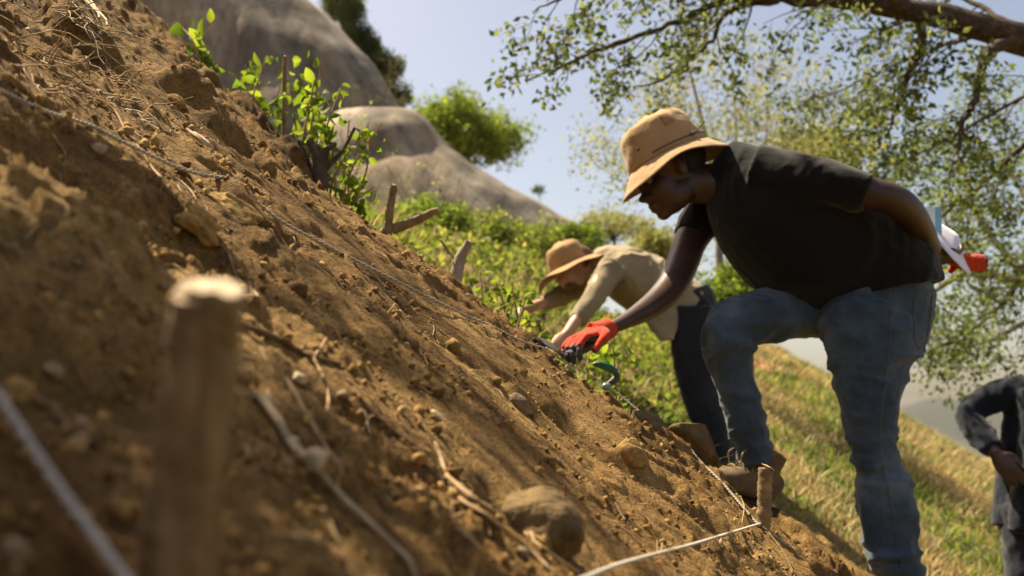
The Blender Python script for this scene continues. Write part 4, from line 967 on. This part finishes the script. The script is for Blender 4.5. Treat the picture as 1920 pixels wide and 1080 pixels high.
# shirt
sh = [loft(PX([(1345, 300, Ym, 46, .075), (1372, 322, Ym, 66, .115), (1403, 354, Ym, 98, .17), (1444, 390, Ym, 126, .205), (1498, 428, Ym, 143, .215), (1550, 462, Ym, 138, .205), (1602, 486, Ym, 122, .198), (1634, 510, Ym, 110, .200), (1648, 532, Ym, 106, .204), (1654, 552, Ym, 105, .206)]), 30, 26, power=2.15),
      loft(PX([(1400, 330, 2.96, 54, .07), (1358, 366, 3.0, 52, .072), (1322, 402, 3.0, 42, .068), (1294, 447, 2.965, 35, .060)]), 16, 18),
      loft(PX([(1420, 325, 2.74, 58, .075), (1500, 338, 2.68, 54, .075), (1570, 348, 2.63, 45, .070), (1630, 362, 2.60, 37, .060)]), 18, 18)]
V, F = fuse(sh, .0075, 3); V = creases(V, F, .0110, 5, (1, 1, 1)); V = creases(V, F, .0045, 11, (1, 1, 1)); V_sh, F_sh = V, F
mk('shirt', sub(V, man), F, 'tee_black', man)
# jeans
jn = [loft(PX([(1638, 500, 2.84, 80, .15), (1643, 540, 2.84, 96, .172), (1643, 590, 2.83, 101, .172), (1637, 640, 2.80, 92, .15)]), 14, 24, power=2.2),
      loft(PX([(1640, 535, 2.83, 76, .08), (1641, 570, 2.79, 92, .10), (1638, 625, 2.75, 97, .112), (1630, 690, 2.73, 73, .096), (1630, 745, 2.72, 60, .086), (1633, 800, 2.72, 51, .078), (1638, 845, 2.72, 44, .070), (1654, 900, 2.72, 49, .074), (1660, 950, 2.72, 52, .074), (1668, 1020, 2.72, 47, .068), (1686, 1075, 2.72, 47, .064), (1694, 1120, 2.72, 47, .066)]), 50, 22),
      loft(PX([(1600, 560, 2.95, 74, .11), (1540, 572, 2.93, 66, .105), (1470, 584, 2.85, 54, .090), (1412, 594, 2.78, 48, .078), (1372, 606, 2.74, 44, .068), (1363, 640, 2.735, 42, .066), (1374, 700, 2.74, 40, .064), (1392, 765, 2.745, 40, .064), (1408, 820, 2.75, 38, .062), (1422, 866, 2.755, 37, .060)]), 50, 22)]
V, F = fuse(jn, .0062, 2)
V = creases(V, F, .0150, 6.5, (.55, 1, 1.5)); V = creases(V, F, .0085, 13, (.6, 1, 1.7))
def bunch(V, F, c_, axis, rad, per, amp):               # ring folds around a joint or cuff
    N_ = normals(V, F); d = V - np.asarray(c_); a = d @ unit(axis); w_ = np.exp(-(np.linalg.norm(d, axis=1) / rad) ** 2)
    n = np.sin(a / per * 2 * np.pi + 4.5 * noise3(V * 11)); return V + N_ * (amp * w_ * n)[:, None]
V = bunch(V, F, at(1640, 850, 2.72), (.1, 0, -1), .13, .06, .0035)
V = bunch(V, F, at(1685, 1060, 2.72), (.1, 0, -1), .12, .055, .0035)
V = bunch(V, F, at(1418, 835, 2.75), (.2, 0, -1), .09, .045, .0035)
V = bunch(V, F, at(1420, 640, 2.76), (.7, 0, -1), .08, .04, .004)
V = bunch(V, F, at(1560, 620, 2.80), (1, 0, -.6), .12, .06, .004)
V_j, F_j = V, F
jeans = mk('jeans', sub(V, man), F, 'jeans', man)
bvh = BVHTree.FromPolygons([tuple(v) for v in V_j], [tuple(f) for f in F_j.tolist()])
def onto(px, py, y, off=.002):                             # nearest point of the jeans facing the viewer's side
    o_ = Vector(at(px, py, y)); o_.y = 2.2; hitp = bvh.ray_cast(o_, Vector((0, 1, 0)))
    if hitp[0] is None: hitp = bvh.find_nearest(Vector(at(px, py, y)))
    return np.array(hitp[0]) + np.array(hitp[1]) * off
def seam(pix, y, r=.0016, mat='jeans_seam'):
    Q = cr(np.array([[a, b] for a, b in pix], float), 60); L_ = np.array([onto(a, b, y, .0006) for a, b in Q]); V, F = tubes([(L_, np.full(60, r))], 5); mk('seam', sub(V, jeans_o), F, mat, jeans)
jeans_o = man
seam([(1655, 545), (1650, 620), (1640, 700), (1633, 780), (1636, 860), (1652, 940), (1668, 1030), (1684, 1085)], 2.72)
seam([(1375, 650), (1385, 720), (1402, 790), (1418, 850)], 2.74, .0012)
pk = [(1702, 552), (1742, 545), (1738, 640), (1712, 655), (1698, 640)]
Lp = np.array([onto(a, b, 2.72, .0012) for a, b in [tuple(np.array(pk[i]) + (np.array(pk[(i + 1) % 5]) - np.array(pk[i])) * t) for i in range(5) for t in np.linspace(0, 1, 8, endpoint=False)]])
V, F = tubes([(np.vstack([Lp, Lp[:1]]), np.full(len(Lp) + 1, .0015))], 5); mk('pocket_stitching', sub(V, man), F, 'jeans_seam', jeans)
# boots
def boot(ank, toe_d, side, root, k=1.0, up=None, mat='boot'):
    """ankle point, toe direction, side direction"""
    f = unit(toe_d); s = unit(np.asarray(side) - (np.asarray(side) @ f) * f); u = np.cross(s, f); u = u if u[2] > 0 else -u
    W = lambda a, b, c_: np.asarray(ank) + (f * a + s * b + u * c_) * k
    S = [tuple(W(-.062, 0, -.052)) + (.034 * k, .032 * k), tuple(W(-.045, 0, -.045)) + (.046 * k, .038 * k), tuple(W(0, 0, -.045)) + (.048 * k, .040 * k), tuple(W(.06, 0, -.056)) + (.040 * k, .043 * k), tuple(W(.12, 0, -.068)) + (.031 * k, .046 * k), tuple(W(.165, 0, -.072)) + (.027 * k, .043 * k), tuple(W(.196, 0, -.078)) + (.017 * k, .028 * k)]
    low = loft(np.array(S), 24, 18, ref=tuple(s), power=2.3)
    lg = unit(u * .95 - f * .05); shaft = loft(np.array([tuple(W(-.012, 0, -.05)) + (.050 * k, .042 * k), tuple(W(-.006, 0, 0)) + (.049 * k, .043 * k), tuple(W(-.014, 0, .05)) + (.051 * k, .046 * k)]), 12, 18, ref=tuple(s))
    V, F = fuse([low, shaft], .006, 2); b_ = mk('boot', sub(V, root), F, mat, root)
    so_ = []
    for a, wd in ((-.078, .026), (-.06, .036), (-.02, .038), (.03, .038), (.08, .046), (.14, .048), (.18, .040), (.206, .022)): so_.append((a, wd))
    A_ = cr(np.array(so_), 24); top = [W(a, w_, -.092) for a, w_ in A_] + [W(a, -w_, -.092) for a, w_ in A_[::-1]]; bot = [W(a, w_, -.118 if a < .0 or a > .05 else -.112) for a, w_ in A_] + [W(a, -w_, -.118 if a < 0 or a > .05 else -.112) for a, w_ in A_[::-1]]
    n = len(top); V = np.array(top + bot); F = [(i, (i + 1) % n, n + (i + 1) % n, n + i) for i in range(n)] + [tuple(range(n)), tuple(range(2 * n - 1, n - 1, -1))]; mk('sole', sub(V, root), F, 'sole', b_)
    for i in range(4):
        a = .045 + .022 * i; h_ = .012 - .013 * i - .004; V, F = tubes([(cr([W(a, .030, h_ - .030), W(a + .004, .012, h_ - .004), W(a + .004, -.012, h_ - .004), W(a, -.030, h_ - .030)], 10), np.full(10, .0026 * k))], 5); mk('lace', sub(V, root), F, 'lace', b_)
    for q in (-1, 1):
        V, F = tubes([(cr([W(.05, 0, .004), W(.075, q * .018, .030), W(.095, q * .03, .012), W(.085, q * .028, -.015)], 12), np.full(12, .0022 * k))], 5); mk('lace', sub(V, root), F, 'lace', b_)
    return b_
an = at(1428, 876, 2.76); boot(an, at(1352, 893, 2.70) - at(1462, 925, 2.78) + np.array([0, 0, .008]), (0, 1, 0), man)
an2 = at(1692, 1118, 2.72); an2[2] = min(an2[2], float(dirt_h(np.array([an2[0]]), np.array([an2[1]]))[0]) + .13); boot(an2, (-.75, -.25, .22), (0, 1, 0), man)
# hat
def hat(c_, f, s, u, root, mat, r=.100, hgt=.125, brim=.062, drop=.040, seed=1, crown_bulge=.92, wav=.006, flare=1.0, dent=0, tilt_back=0):
    r_ = np.random.default_rng(seed); seg = 56
    prof = [(0, hgt), (r * .36, hgt * .985), (r * .60, hgt * .94), (r * .77, hgt * .85), (r * .87, hgt * .70), (r * .94, hgt * .45), (r * .99, hgt * .2), (r * 1.01, .0)]
    n1 = 22; pr = cr(np.array(prof), n1); n2 = 14
    br = np.array([(r * 1.01 + brim * t * flare, -drop * t ** 1.15) for t in np.linspace(0, 1, n2 + 1)[1:]]); A_ = np.vstack([pr, br]); V = []
    th = np.linspace(0, 2 * np.pi, seg, endpoint=False)
    for i, (rr, zz) in enumerate(A_):
        t = max(0, (i - n1 + 1) / n2); el = 1 + .12 * np.cos(th) ** 2
        rad = rr * el; z = zz + 0 * th
        z = z + t * wav * (np.sin(3 * th + seed) + .6 * np.sin(5 * th + 2 * seed)) + t * .012 * -np.cos(2 * th) 
        if 0 < t == 1: pass
        if dent and i < 10: z = z - dent * np.exp(-((rad * np.sin(th)) / (.28 * r)) ** 2) * (1 - i / 10)
        q = np.column_stack([rad * np.cos(th), rad * np.sin(th), z]); wr = noise3(q * 22 + seed) * .0035 + noise3(q * 50 + seed) * .0014
        q = q * (1 + (wr / max(rr, .02))[:, None]); V.append(q @ np.array([f, s, u]))
    V = np.array(V) + np.asarray(c_); m_ = len(A_); F = []
    for i in range(m_ - 1):
        for j in range(seg): k = (j + 1) % seg; F.append((i * seg + j, i * seg + k, (i + 1) * seg + k, (i + 1) * seg + j))
    # split crown and brim
    Fc = [f_ for f_ in F if min(f_) < (n1 - 1) * seg]; Fb = [f_ for f_ in F if min(f_) >= (n1 - 1) * seg]
    h_ = empty_child('hat', root)
    Vf = V.reshape(-1, 3); lo = n1 * seg; o1 = mk('crown', sub(Vf[:lo], root), Fc, mat, h_); b0 = (n1 - 1) * seg
    o2 = mk('brim', sub(Vf[b0:], root), [tuple(i - b0 for i in f_) for f_ in Fb], mat, h_)
    for o_ in (o1, o2):
        md = o_.modifiers.new('thick', 'SOLIDIFY'); md.thickness = .003; md.offset = 0
    e = V[-1]; Vt, Ft = tubes([(np.vstack([e, e[:1]]), np.full(seg + 1, .0024))], 6); mk('brim_edge', sub(Vt, root), Ft, mat, h_)
    return h_, V, n1, seg
def empty_child(name, root):
    o = bpy.data.objects.new(name, None); COL.objects.link(o); o.parent = root; return o
hcen = at(1252, 296, Ym)
HT, HV, n1, seg = hat(hcen, HF, HS, HU, man, 'hat_tan', r=.107, hgt=.130, brim=.047, drop=.046, seed=3, wav=.004)
# cord, toggle, vent, patch on the near side of the crown
def crown_pt(ang, row, off=.003):
    i = int(row); j = (ang / (2 * np.pi) * seg) % seg; k = int(j); p = HV[i, k] * (1 - (j - k)) + HV[i, (k + 1) % seg] * (j - k); c_ = hcen + HU * ((p - hcen) @ HU); return p + unit(p - c_) * off
cord = np.array([crown_pt(a, n1 - 3, .003) for a in np.linspace(R(60), R(165), 26)]); V, F = tubes([(cord, np.full(26, .0020))], 6); mk('cord', sub(V, man), F, 'cord', HT)
tg = crown_pt(R(128), n1 - 3, .008); V, F = ell(tg, (.010, .005, .006), np.array([HF, HS, HU])); mk('toggle', sub(V, man), F, 'cord', HT)
cord = np.array([tg, tg - HF * .02 + HU * .004 + HS * .004, tg - HF * .045 + HU * .016]); V, F = tubes([(cr(cord, 10), np.full(10, .0018))], 5); mk('cord', sub(V, man), F, 'cord', HT)
vp = crown_pt(R(42), n1 - 6, .001); V, F = ell(vp, (.0055, .003, .0055), np.array([HF, HS, HU])); mk('vent_eyelet', sub(V, man), F, 'cord', HT)
g_ = [[crown_pt(a, r_, .0022) for a in np.linspace(R(96), R(114), 6)] for r_ in (n1 - 13, n1 - 12, n1 - 11, n1 - 10, n1 - 9, n1 - 8)]
V = np.array(g_).reshape(-1, 3); F = [(i * 6 + j, i * 6 + j + 1, (i + 1) * 6 + j + 1, (i + 1) * 6 + j) for i in range(5) for j in range(5)]; pt = mk('leather_patch', sub(V, man), F, 'patch', HT); md = pt.modifiers.new('t', 'SOLIDIFY'); md.thickness = .0016

# red glove on the right hand, closed on the trowel handle
rw = at(1128, 623, 2.575); rd = unit(at(1065, 640, 2.50) - rw)
gl = hand_parts(rw, rd, (.15, .0, -1), (0, -1, 0), .62, 1.02, .05)
cuff = loft(np.array([tuple(at(1142, 615, 2.60)) + (.029, .028), tuple(at(1128, 622, 2.575)) + (.030, .027), tuple(at(1112, 628, 2.555)) + (.034, .026)]), 8, 16)
V, F = fuse(gl + [cuff], .0036, 2); N_ = normals(V, F)
o = mk('glove', sub(V, man), F, ['glove', 'glove_palm'], man)
fc = V[F].mean(1); fn = N_[F].mean(1); along = (fc - rw) @ rd
mi = ((fn[:, 2] < -.35) & (along > .02)) | (along > .120); o.data.polygons.foreach_set('material_index', mi.astype(np.int32))
# trowel
tw_tip = on(1003, 641, .0); grip0 = rw + rd * .035 + np.array([.0, -.004, -.026]); grip1 = rw + rd * .125 + np.array([0, -.004, -.034])
tr = empty('trowel', tw_tip, 'dark pointed trowel held in the red glove', 'trowel')
V, F = loft(np.array([tuple(grip0) + (.010, .010), tuple(grip0 * .7 + grip1 * .3) + (.0135, .0125), tuple(grip0 * .3 + grip1 * .7) + (.0125, .012), tuple(grip1) + (.009, .009)]), 16, 12); mk('handle', sub(V, tr), F, 'glove_palm', tr)
bl0 = grip1 + (tw_tip - grip1) * .25
V, F = tubes([(cr([grip1, grip1 * .5 + bl0 * .5 + (0, 0, -.010), bl0], 8), np.full(8, .0045))], 6); mk('tang', sub(V, tr), F, 'metal_dark', tr)
bd = unit(tw_tip - bl0); bs_ = unit(np.cross(bd, NRM)); Lb = np.linalg.norm(tw_tip - bl0) + .012; up_ = np.cross(bs_, bd)
pf = [(0, .016), (.12, .030), (.3, .034), (.6, .024), (.85, .010), (1, .002)]; V = []; 
for a, w_ in pf: V += [bl0 + bd * a * Lb + bs_ * w_ + up_ * .004, bl0 + bd * a * Lb - up_ * .002, bl0 + bd * a * Lb - bs_ * w_ + up_ * .004]
F = [(i * 3 + j, i * 3 + j + 1, i * 3 + j + 4, i * 3 + j + 3) for i in range(5) for j in range(2)]; o = mk('blade', sub(np.array(V), tr), F, 'metal_dark', tr); md = o.modifiers.new('t', 'SOLIDIFY'); md.thickness = .002
# papers held behind the back
pp = empty('papers', at(1772, 470, 2.86), 'curved white papers held behind the stooping person\'s back', 'papers')
for k, off in enumerate((0, .003)):
    g_ = []
    for t in np.linspace(0, 1, 14):
        uu = np.interp(t, [0, .3, .6, .8, 1], [1735, 1767, 1796, 1806, 1822]); uv = np.interp(t, [0, .3, .6, .8, 1], [405, 420, 438, 464, 510]); wu = np.interp(t, [0, .3, .6, 1], [1730, 1762, 1786, 1816]); wv = np.interp(t, [0, .3, .6, 1], [428, 456, 484, 514])
        e0 = at(uu, uv + 1.5 * k, 2.97 + off); e1 = at(wu, wv + 1.5 * k, 2.80 + off)
        g_.append([e0 + (e1 - e0) * q for q in np.linspace(0, 1, 8)])
    V = np.array(g_).reshape(-1, 3); F = [(i * 8 + j, i * 8 + j + 1, (i + 1) * 8 + j + 1, (i + 1) * 8 + j) for i in range(13) for j in range(7)]; o = mk('sheet', sub(V, pp), F, 'paper', pp); md = o.modifiers.new('t', 'SOLIDIFY'); md.thickness = .0012
cd = empty('card', at(1750, 410, 2.88), 'small blue and white card sticking up from the papers', 'card')
def quad(a, b, c_, d_, t=.0015):
    P_ = np.array([a, b, c_, d_]); n = unit(np.cross(P_[1] - P_[0], P_[3] - P_[0])) * t; return np.vstack([P_, P_ + n]), [(0, 1, 2, 3), (7, 6, 5, 4), (0, 4, 5, 1), (1, 5, 6, 2), (2, 6, 7, 3), (3, 7, 4, 0)]
V, F = quad(at(1733, 425, 2.88), at(1752, 432, 2.88), at(1752, 388, 2.88), at(1735, 388, 2.88)); mk('white_half', sub(V, cd), F, 'card_white', cd, smooth=False)
V, F = quad(at(1752.5, 432, 2.88), at(1766, 440, 2.88), at(1765, 388, 2.88), at(1752.5, 388, 2.88)); mk('blue_half', sub(V, cd), F, 'card_blue', cd, smooth=False)
# spare glove tucked with the papers
V, F = fuse([loft(PX([(1772, 480, 2.93, 10, .020), (1800, 489, 2.94, 14, .026), (1822, 492, 2.95, 16, .030), (1840, 494, 2.96, 17, .032)]), 14, 16),
             tube([at(1800, 492, 2.94), at(1788, 502, 2.95), at(1780, 510, 2.95)], [.010, .009, .008], 8, 8)], .004, 2)
V = folds(V, F, .002, 30); sg = empty('spare_glove', at(1800, 485, 2.92), 'spare red work glove tucked under the papers', 'glove'); mk('glove_shell', sub(V, sg), F, 'glove', sg)
V, F = tubes([(np.vstack([(lambda th: at(1840, 494.5, 2.961) + np.array([.004 * math.sin(th), .031 * math.cos(th), .025 * math.sin(th)]))(th) for th in np.linspace(0, 2 * np.pi, 25)]), np.full(25, .004))], 6); mk('cuff_hem', sub(V, sg), F, 'glove_palm', sg)

# ---------- person in khaki reaching into the weeds behind
Yk = 5.2
kx = at(1345, 880, Yk); kh = empty('person', (kx[0], Yk, float(ground_h(kx[0], Yk))), 'person in khaki shirt and brown wide-brimmed hat bending to work the bank', 'person')
kc = at(1078, 500, Yk); KF = unit((-.90, -.10, -.42)); KU = unit((-.42, 0, .90)); KU = unit(KU - (KU @ KF) * KF); KS = np.cross(KU, KF)
kneck = loft(PX([(1088, 508, Yk, 20, .05), (1115, 500, Yk, 24, .06), (1140, 505, Yk, 36, .10)]), 10, 14)
ktor = loft(PX([(1130, 505, Yk, 34, .12), (1180, 525, Yk, 44, .15), (1235, 553, Yk, 38, .12), (1285, 572, Yk, 34, .11)]), 14, 16)
ra_k = loft(PX([(1130, 505, 5.36, 18, .05), (1085, 535, 5.38, 16, .045), (1045, 558, 5.32, 14, .04), (1005, 573, 5.25, 11, .032), (975, 582, 5.18, 9, .026)]), 20, 14)
la_k = loft(PX([(1140, 500, 5.02, 19, .05), (1118, 545, 4.95, 17, .048), (1096, 582, 4.90, 14, .042), (1078, 605, 4.86, 12, .034), (1062, 628, 4.82, 10, .027)]), 20, 14)
hk1 = hand_parts(at(975, 582, 5.18), unit(at(950, 590, 5.12) - at(975, 582, 5.18)), (0, -.2, -1), (0, -1, 0), .35); hk2 = hand_parts(at(1062, 628, 4.82), unit(at(1046, 650, 4.78) - at(1062, 628, 4.82)), (-.6, 0, -.8), (0, 1, 0), .5)
lk1 = loft(PX([(1294, 585, 5.10, 26, .07), (1302, 690, 5.08, 22, .055), (1325, 780, 5.10, 22, .055), (1346, 860, 5.12, 18, .045)]), 16, 14); lk2 = loft(PX([(1300, 585, 5.30, 26, .07), (1332, 690, 5.35, 22, .055), (1365, 790, 5.40, 22, .055), (1390, 870, 5.42, 18, .045)]), 16, 14)
V, F = fuse(head_parts(kc, KF, KS, KU) + [kneck, ktor, ra_k, la_k, lk1, lk2] + hk1 + hk2, .0065, 2); mk('body', sub(V, kh), F, 'skin_fair', kh); eyes(kc, KF, KS, KU, kh)
V, F = fuse([ell(kc + KF * .055 - KU * .088, (.052, .056, .032), np.array([KF, KS, KU])), ell(kc + KF * .088 - KU * .098, (.026, .030, .030), np.array([KF, KS, KU]))], .006, 2); V = folds(V, F, .003, 60); mk('beard', sub(V, kh), F, 'beard', kh)
V, F = ell(kc + KF * -.016 + KU * .028, (.102, .082, .088), np.array([KF, KS, KU]), 24, 16); q = (V - kc) @ np.array([KF, KS, KU]).T; kp = (q[:, 2] > .02) | ((q[:, 0] < -.02) & (q[:, 2] > -.07)); mk('hair', sub(V, kh), [f_ for f_ in F if all(kp[i] for i in f_)], 'beard', kh)
ks = [loft(PX([(1108, 492, Yk, 26, .09), (1132, 497, Yk, 40, .15), (1168, 512, Yk, 54, .20), (1215, 538, Yk, 60, .20), (1260, 565, Yk, 60, .19), (1292, 585, Yk, 58, .19)]), 24, 22),
      loft(PX([(1235, 580, 5.05, 40, .06), (1245, 610, 5.02, 30, .04), (1250, 640, 5.0, 14, .02)]), 10, 14),
      loft(PX([(1140, 502, 5.36, 26, .065), (1090, 534, 5.38, 23, .06), (1050, 556, 5.33, 20, .055), (1018, 570, 5.28, 18, .048)]), 18, 16),
      loft(PX([(1150, 500, 5.03, 28, .07), (1124, 542, 4.96, 24, .062), (1101, 578, 4.90, 20, .054), (1082, 602, 4.87, 17, .045)]), 18, 16)]
V, F = fuse(ks, .009, 2); V = creases(V, F, .018, 5, (1, 1, 1)); V = creases(V, F, .008, 11, (1, 1, 1)); mk('shirt', sub(V, kh), F, 'khaki', kh)
kt = [loft(PX([(1285, 548, Yk, 46, .17), (1300, 590, Yk, 46, .17), (1300, 640, Yk, 42, .16)]), 10, 18),
      loft(PX([(1298, 580, 5.10, 45, .11), (1300, 640, 5.09, 42, .105), (1306, 700, 5.08, 38, .095), (1324, 770, 5.10, 33, .085), (1338, 820, 5.11, 30, .078), (1350, 868, 5.12, 25, .07)]), 24, 16),
      loft(PX([(1300, 580, 5.30, 42, .105), (1322, 650, 5.33, 36, .10), (1345, 720, 5.36, 32, .09), (1366, 790, 5.40, 27, .075), (1392, 878, 5.42, 25, .07)]), 24, 16)]
V, F = fuse(kt, .009, 2); V = folds(V, F, .007, 8); mk('trousers', sub(V, kh), F, 'trouser_dark', kh)
for q, dep in ((1350, 5.12), (1393, 5.42)):
    a_ = at(q, 872, dep); a_[2] = float(ground_h(a_[0], a_[1])) + .10; boot(a_, (-.85, 0, .42), (0, 1, 0), kh)
hk = at(1069, 497, Yk); hat(hk, KF, KS, KU, kh, 'hat_brown', r=.100, hgt=.125, brim=.088, drop=.034, seed=6, wav=.014)

# ---------- person in navy, hand on hip, downhill
Yn = 4.5; nx = at(1944, 800, Yn)[0]; nu = nx + .085; nm = nx + .045; nz = float(ground_h(nx, Yn)); nv = empty('person', (nx, Yn, nz), 'person in open navy shirt over grey tee standing with a hand on the hip', 'person')
shz = at(1905, 728, Yn)[2]                                         # shoulder height set by the ground under the feet
n_c = lambda px, py, dy=0: at(px, py, Yn + dy)
nh = np.array([nu + .10, Yn - .02, shz + .24]); NF = unit((.15, -1, -.12)); NU = unit((0, -.12, 1)); NU = unit(NU - (NU @ NF) * NF); NS = np.cross(NU, NF)
def WS(rows): return np.array([(a, b, c_, d_, e_) for a, b, c_, d_, e_ in rows], float)
ntor = loft(WS([(nu, Yn, shz + .02, .12, .08), (nu - .01, Yn, shz - .14, .14, .09), (nm, Yn, shz - .34, .13, .09), (nx, Yn, shz - .50, .14, .10)]), 14, 18)
nneck = loft(WS([(nu + .085, Yn, shz + .20, .052, .055), (nu + .03, Yn, shz + .08, .058, .06), (nu, Yn, shz - .02, .10, .08)]), 8, 14)
elb = at(1818, 780, Yn + .05); wri = at(1868, 852, Yn - .13)
narm = loft(np.array([tuple(at(1912, 728, Yn)) + (.052, .052), tuple(at(1855, 748, Yn + .04)) + (.046, .046), tuple(elb) + (.042, .042), tuple(at(1842, 818, Yn - .04)) + (.036, .036), tuple(wri) + (.027, .027)]), 24, 14)
nhand = hand_parts(wri, at(1896, 888, Yn - .17) - wri, (.4, .9, .0), (0, 0, 1), .25)
e2 = np.array([2 * nx - elb[0], elb[1], elb[2] - .12]); w2 = np.array([nx + .26, Yn - .06, shz - .56]); s2 = np.array([nu + .18, Yn, shz])
narm2 = loft(np.array([tuple(s2) + (.052, .052), tuple((s2 + (nx + .25, Yn + .02, shz - .3)) / 2) + (.046, .046), (nx + .25, Yn + .02, shz - .3, .042, .042), tuple(w2) + (.027, .027)]), 20, 14)
nhand2 = hand_parts(w2, (0, -.1, -1), (-1, 0, 0), (0, -1, 0), .3)
hipz = shz - .52; ank_z = nz + .11
nlegs = [loft(WS([(nx + q * .09, Yn, hipz, .085, .085), (nx + q * .11, Yn - .03, (hipz + ank_z) / 2, .06, .06), (nx + q * .12, Yn + .0, ank_z, .04, .04)]), 14, 14) for q in (-1, 1)]
V, F = fuse(head_parts(nh, NF, NS, NU) + [ntor, nneck, narm, narm2] + nlegs + nhand + nhand2, .007, 2); mk('body', sub(V, nv), F, 'skin_dark', nv); eyes(nh, NF, NS, NU, nv)
V, F = ell(nh - NF * .014 + NU * .034, (.102, .082, .09), np.array([NF, NS, NU]), 24, 16); q = (V - nh) @ np.array([NF, NS, NU]).T; kp = (q[:, 2] > .04) | ((q[:, 0] < -.02) & (q[:, 2] > -.05)); mk('hair', sub(V, nv), [f_ for f_ in F if all(kp[i] for i in f_)], 'hair', nv)
V, F = fuse([loft(WS([(nu, Yn, shz + .03, .09, .075), (nu, Yn, shz - .06, .15, .105), (nu - .02, Yn - .01, shz - .22, .165, .12), (nx + .02, Yn - .01, shz - .42, .165, .125), (nx, Yn - .01, shz - .58, .175, .13)]), 18, 22)], .010, 2); V = folds(V, F, .006, 9); mk('tee', sub(V, nv), F, 'grey_tee', nv)
# navy overshirt: back, sides and sleeves, open in front
V, F = fuse([loft(WS([(nu, Yn + .035, shz + .045, .10, .075), (nu, Yn + .03, shz - .03, .195, .105), (nu - .02, Yn + .03, shz - .22, .20, .12), (nx + .02, Yn + .03, shz - .42, .19, .125), (nx, Yn + .03, shz - .62, .205, .135)]), 18, 24),
             loft(WS([(nu - .135, Yn - .06, shz - .02, .05, .06), (nu - .16, Yn - .09, shz - .25, .045, .06), (nx - .15, Yn - .09, shz - .62, .045, .06)]), 12, 14), loft(WS([(nu + .135, Yn - .06, shz - .02, .05, .06), (nu + .12, Yn - .09, shz - .25, .045, .06), (nx + .15, Yn - .09, shz - .62, .045, .06)]), 12, 14),
             loft(np.array([tuple(at(1925, 732, Yn)) + (.075, .075), tuple(at(1858, 749, Yn + .04)) + (.064, .064), tuple(elb) + (.056, .056), tuple(at(1842, 818, Yn - .04)) + (.056, .052), tuple(wri + (elb - wri) * .12) + (.046, .046)]), 26, 18),
             loft(np.array([tuple(s2) + (.075, .075), tuple((s2 + (nx + .25, Yn + .02, shz - .3)) / 2) + (.064, .064), (nx + .25, Yn + .02, shz - .3, .058, .058), tuple(w2 + (0, 0, .03)) + (.046, .046)]), 20, 16)], .009, 2)
V = folds(V, F, .008, 8); V = folds(V, F, .003, 20); mk('overshirt', sub(V, nv), F, 'navy', nv)
V, F = fuse([loft(WS([(nx, Yn, hipz + .06, .17, .125), (nx, Yn, hipz - .04, .185, .13), (nx, Yn, hipz - .14, .16, .11)]), 10, 20)] + [loft(WS([(nx + q * .09, Yn, hipz, .10, .11), (nx + q * .11, Yn - .03, (hipz + ank_z) / 2, .078, .082), (nx + q * .12, Yn, ank_z - .02, .07, .075)]), 18, 16) for q in (-1, 1)], .010, 2); V = folds(V, F, .006, 8); mk('trousers', sub(V, nv), F, 'trouser_dark', nv)
for q in (-1, 1):
    ax_, ay_ = nx + q * .12, Yn; boot((ax_, ay_, float(ground_h(ax_, ay_)) + .10), (q * .2, -1, -.05), (1, 0, 0), nv)

# ================================================================== AIR
bm = bmesh.new(); bmesh.ops.create_cube(bm, size=1.0)
hz = bpy.data.meshes.new('haze'); 
for v in bm.verts: v.co = Vector((v.co.x * 6700, v.co.y * 3900 + 1450, -122 + (v.co.z + .5) * 172))
bm.to_mesh(hz); bm.free(); hm = bpy.data.materials.new('haze_air'); hm.use_nodes = True; hn = hm.node_tree; hn.nodes.clear()
ho = hn.nodes.new('ShaderNodeOutputMaterial'); pv = hn.nodes.new('ShaderNodeVolumePrincipled'); pv.inputs['Color'].default_value = (.97, .97, .98, 1); pv.inputs['Density'].default_value = .00005; pv.inputs['Anisotropy'].default_value = .2
hn.links.new(pv.outputs[0], ho.inputs['Volume']); hz.materials.append(hm); hob = bpy.data.objects.new('haze', hz); COL.objects.link(hob); tag(hob, 'pale haze hanging over the far hills', 'haze', None, 'stuff')
